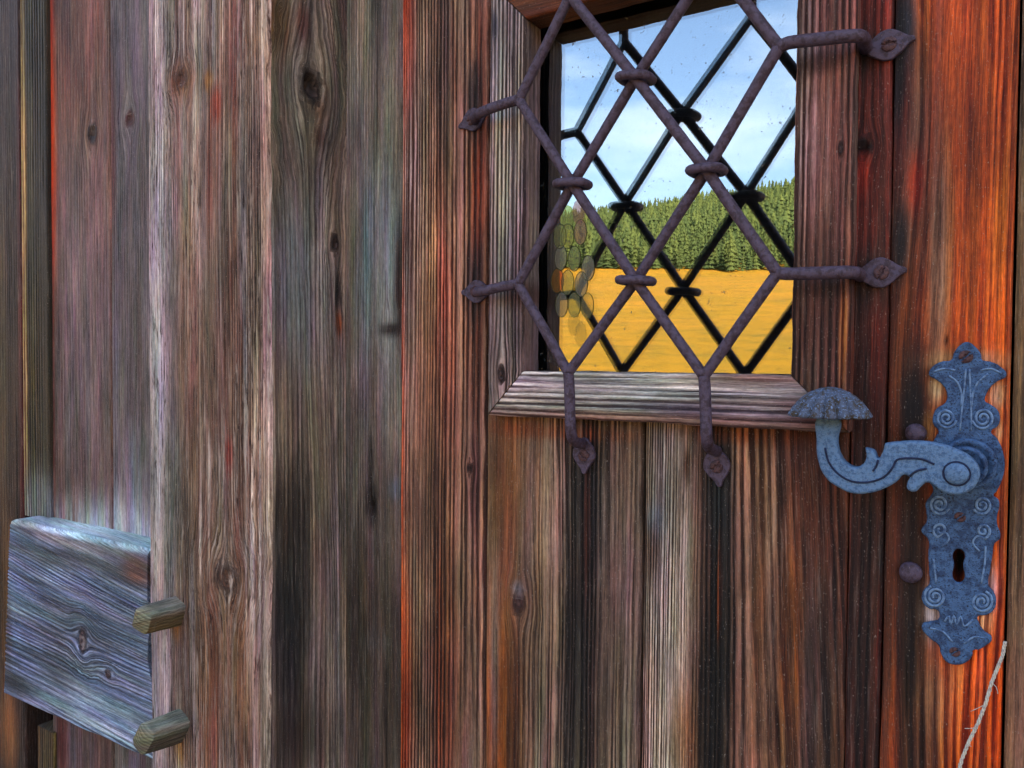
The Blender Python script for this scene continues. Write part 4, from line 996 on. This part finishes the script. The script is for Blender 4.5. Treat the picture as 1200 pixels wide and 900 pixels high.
# ================================================================== LANDSCAPE IN FRONT OF THE CABIN (seen mirrored in the pane)
def terrain(x, y):
    r = np.hypot(x, y + .7); az = np.degrees(np.arctan2(-x, -(y + .7)))       # az: degrees to the left of straight out
    z = .118 * np.clip(r - 1.5, 0, None)
    und = (fbm(x * .03 + 50, y * .03 + 50, 5) - .5) * 1.6 * sstep(15, 60, r)
    edge = 178 + 14 * np.sin(az * .13 + 1)
    hh = .250 - .046 * sstep(10, 30, az)
    hill = np.clip(r - edge, 0, None); hill = np.where(hill > 480, 480 + (hill - 480) * .1, hill)
    z = np.where(r > edge, .118 * (edge - 1.5) + hill * hh, z) + und
    back = np.abs(az) > 95
    zb_ = -.02 * np.clip(r - 6, 0, None)
    w = sstep(70, 100, np.abs(az))
    return z * (1 - w) + zb_ * w - .0
rr_ = np.concatenate([[0], np.geomspace(2, 175, 60), np.linspace(180, 700, 90), np.geomspace(740, 4000, 12)])
aa_ = np.linspace(0, 2 * math.pi, 241)
RR, AA = np.meshgrid(rr_, aa_, indexing='ij')
gx = -RR * np.sin(AA); gy = -.7 - RR * np.cos(AA); gz = terrain(gx, gy)
gz = np.where(RR > 720, gz - (RR - 720) * .03, gz)
nu, nv = gx.shape; idx = np.arange(nu * nv).reshape(nu, nv)
q = np.stack([idx[:-1, :-1], idx[:-1, 1:], idx[1:, 1:], idx[1:, :-1]], -1).reshape(-1, 4)
me = bpy.data.meshes.new('meadow'); me.from_pydata(np.stack([gx, gy, gz], -1).reshape(-1, 3).tolist(), [], q.tolist())
MEADOW, nt, b = new_mat('dry_golden_grass'); L = nt.links.new
tcx = N(nt, 'ShaderNodeTexCoord')
n1 = N(nt, 'ShaderNodeTexNoise', i_Scale=.12, i_Detail=6., i_Roughness=.6); n2 = N(nt, 'ShaderNodeTexNoise', i_Scale=1.1, i_Detail=8., i_Roughness=.75)
L(tcx.outputs['Object'], n1.inputs[0]); L(tcx.outputs['Object'], n2.inputs[0])
m1 = N(nt, 'ShaderNodeMixRGB', i_1=(.42, .20, .010, 1), i_2=(.54, .225, .014, 1)); L(mapr(nt, n1.outputs[0], .4, .6, 0, 1), m1.inputs[0])
m2 = N(nt, 'ShaderNodeMixRGB', i_2=(.24, .15, .014, 1)); L(mapr(nt, n2.outputs[0], .45, .68, 0, .85), m2.inputs[0]); L(m1.outputs[0], m2.inputs[1])
n4 = N(nt, 'ShaderNodeTexNoise', i_Scale=.5, i_Detail=9., i_Roughness=.8); L(tcx.outputs['Object'], n4.inputs[0])
m2b = N(nt, 'ShaderNodeMixRGB', i_2=(.17, .125, .02, 1)); L(mapr(nt, n4.outputs[0],   .47, .66, 0, .5), m2b.inputs[0]); L(m2.outputs[0], m2b.inputs[1]); m2 = m2b
# unseen grey ground added round the cabin to cut yellow bounce, gold further out
ln_ = N(nt, 'ShaderNodeVectorMath', operation='LENGTH'); L(tcx.outputs['Object'], ln_.inputs[0])
dull_ground = N(nt, 'ShaderNodeMixRGB', i_1=(.11, .105, .10, 1)); n3 = N(nt, 'ShaderNodeTexNoise', i_Scale=1.3, i_Detail=6.); L(tcx.outputs['Object'], n3.inputs[0])
L(mapr(nt, mathn(nt, 'ADD', ln_.outputs['Value'], mathn(nt, 'MULTIPLY', n3.outputs[0], 3.0)), 8.5, 10.5, 0, 1), dull_ground.inputs[0]); L(m2.outputs[0], dull_ground.inputs[2])
L(dull_ground.outputs[0], b.inputs['Base Color']); b.inputs['Roughness'].default_value = .95; b.inputs['Specular IOR Level'].default_value = .1
bp = N(nt, 'ShaderNodeBump', i_Strength=.6, i_Distance=.25); L(n2.outputs[0], bp.inputs['Height']); L(bp.outputs[0], b.inputs['Normal'])
g = link('meadow', me, MEADOW); tag(g, kind='structure')

# conifers: tiers of drooping ragged boughs
CON, nt, b = new_mat('conifer_needles'); L = nt.links.new
oi = N(nt, 'ShaderNodeObjectInfo'); ca = N(nt, 'ShaderNodeAttribute', attribute_name='leaf')
m1 = N(nt, 'ShaderNodeMixRGB', i_1=(.058, .082, .024, 1), i_2=(.135, .15, .032, 1)); L(ca.outputs['Fac'], m1.inputs[0])
L(m1.outputs[0], b.inputs['Base Color']); b.inputs['Roughness'].default_value = .9; b.inputs['Specular IOR Level'].default_value = .15
TRUNK = simple('conifer_bark', (.10, .07, .05), (.06, .045, .035), 4, .95)
def conifer(rs, H, R, tiers=8, n0=9):
    vs, fs = [], []
    for t in range(tiers):
        f0 = t / tiers
        zt_ = min(H * (.08 + .92 * (f0 + 1.5 / tiers)), H); zb_ = H * (.08 + .92 * f0) - H * .02
        Rb = R * (1 - f0) ** .8 * (.75 + .5 * rs.rand()) + .02
        n = n0; off = len(vs); ph = rs.rand() * 6
        ox_, oy_ = rs.randn(2) * R * .10
        vs.append((0, 0, zt_))
        for k in range(n * 2):
            a = ph + k * math.pi / n; rj = Rb * ((.8 + .55 * rs.rand()) if k % 2 == 0 else (.40 + .25 * rs.rand()))
            vs.append((ox_ + rj * math.cos(a), oy_ + rj * math.sin(a), zb_ + (0 if k % 2 == 0 else H * .04) + rs.randn() * H * .014))
        for k in range(n * 2): fs.append((off, off + 1 + k, off + 1 + (k + 1) % (n * 2)))
    return np.array(vs), np.array(fs)
rs = np.random.RandomState(11)
protos = [conifer(rs, 1.0, .13 + .08 * rs.rand()) for _ in range(6)]
far_protos = [conifer(rs, 1.0, .15 + .08 * rs.rand(), 5, 4) for _ in range(6)]
fv, ff, fl = [], [], []
off = 0
cnt = 0
front = []
rad_list = [184.0]
while rad_list[-1] < 660: rad_list.append(rad_list[-1] + 3.0 + (rad_list[-1] - 184) * .014)
for rad_ in rad_list:
    step = (2.5 + (rad_ - 184) * .007) / rad_
    for az in np.arange(-math.radians(8), math.radians(50), step):
        a = az + rs.randn() * step * .35; r = rad_ + rs.randn() * 1.6
        edge = 178 + 14 * math.sin(math.degrees(a) * .13 + 1) + 4 * math.sin(a * 60)
        if r < edge + 2: continue
        if r > edge + 470: continue
        # thinner towards the far side, a few clearings
        x, y = -r * math.sin(a), -.7 - r * math.cos(a)
        if vn(x * .03, y * .03, 9) < .18: continue
        if r < edge + 7 and math.radians(8) < a < math.radians(34) and len(front) < 22 and rs.rand() < .5:
            front.append((x, y)); continue
        H = (4.6 + 4.4 * rs.rand() ** 1.4) * (1 + .0006 * (r - 184))
        pv, pf_ = (protos if r < edge + 60 else far_protos)[rs.randint(6)]
        k = rs.rand() * 6.3; c_, s_ = math.cos(k), math.sin(k)
        P = pv * H * np.array([1, 1, 1]); W_ = .8 + .5 * rs.rand()
        X = (P[:, 0] * c_ - P[:, 1] * s_) * W_ + x; Y = (P[:, 0] * s_ + P[:, 1] * c_) * W_ + y
        Z = P[:, 2] + float(terrain(np.array(x), np.array(y))) - .3
        fv.append(np.stack([X, Y, Z], 1)); ff.append(pf_ + off); off += len(P)
        lv = np.clip(.9 * fbm(x * .03, y * .03, 13) - .35 + .75 * rs.rand(), 0, 1)
        fl.append(np.clip(lv + .25 * (pv[:, 2] - .5), 0, 1)); cnt += 1
co = np.concatenate(fv); fa = np.concatenate(ff); lv = np.concatenate(fl)
me = bpy.data.meshes.new('forest'); me.vertices.add(len(co)); me.vertices.foreach_set('co', co.ravel())
me.loops.add(fa.size); me.loops.foreach_set('vertex_index', fa.ravel().astype(np.int32)); me.polygons.add(len(fa)); me.polygons.foreach_set('loop_start', np.arange(0, fa.size, 3, dtype=np.int32)); me.update(calc_edges=True)
a_ = me.attributes.new('leaf', 'FLOAT', 'POINT'); a_.data.foreach_set('value', lv.astype(np.float32))
fo = link('conifer_forest', me, CON, None, False); tag(fo, 'sunlit conifer wood covering the hill, mirrored in the pane', 'forest', kind='stuff')
print('forest trees', cnt, 'front', len(front), 'tris', len(fa))
# the front row of the wood, each tree on its own
tm = []
for i in range(4):
    pv, pf_ = protos[i]; me = bpy.data.meshes.new('crown'); me.from_pydata(pv.tolist(), [], pf_.tolist()); me.materials.append(CON)
    a_ = me.attributes.new('leaf', 'FLOAT', 'POINT'); a_.data.foreach_set('value', np.clip(.3 + .2 * i * .5 + .25 * (pv[:, 2] - .5), 0, 1).astype(np.float32)); tm.append(me)
bm = bmesh.new(); bmesh.ops.create_cone(bm, cap_ends=True, segments=7, radius1=.018, radius2=.004, depth=.95, matrix=Matrix.Translation((0, 0, .455)))
tk = bpy.data.meshes.new('trunk'); bm.to_mesh(tk); bm.free(); tk.materials.append(TRUNK)
for i, (x, y) in enumerate(front):
    H = 6.0 + 3.5 * rs.rand()
    t = empty('conifer_tree', (x, y, float(terrain(np.array(x), np.array(y))))); tag(t, 'conifer at the foot of the wooded hill mirrored in the pane', 'tree', 'conifers along the meadow edge')
    t.scale = (H * (.85 + .3 * rs.rand()),) * 2 + (H,); t.rotation_euler.z = rs.rand() * 6
    for nm, mesh in (('crown', tm[i % 4]), ('trunk', tk)):
        o = bpy.data.objects.new(nm, mesh); COL.objects.link(o); o.parent = t
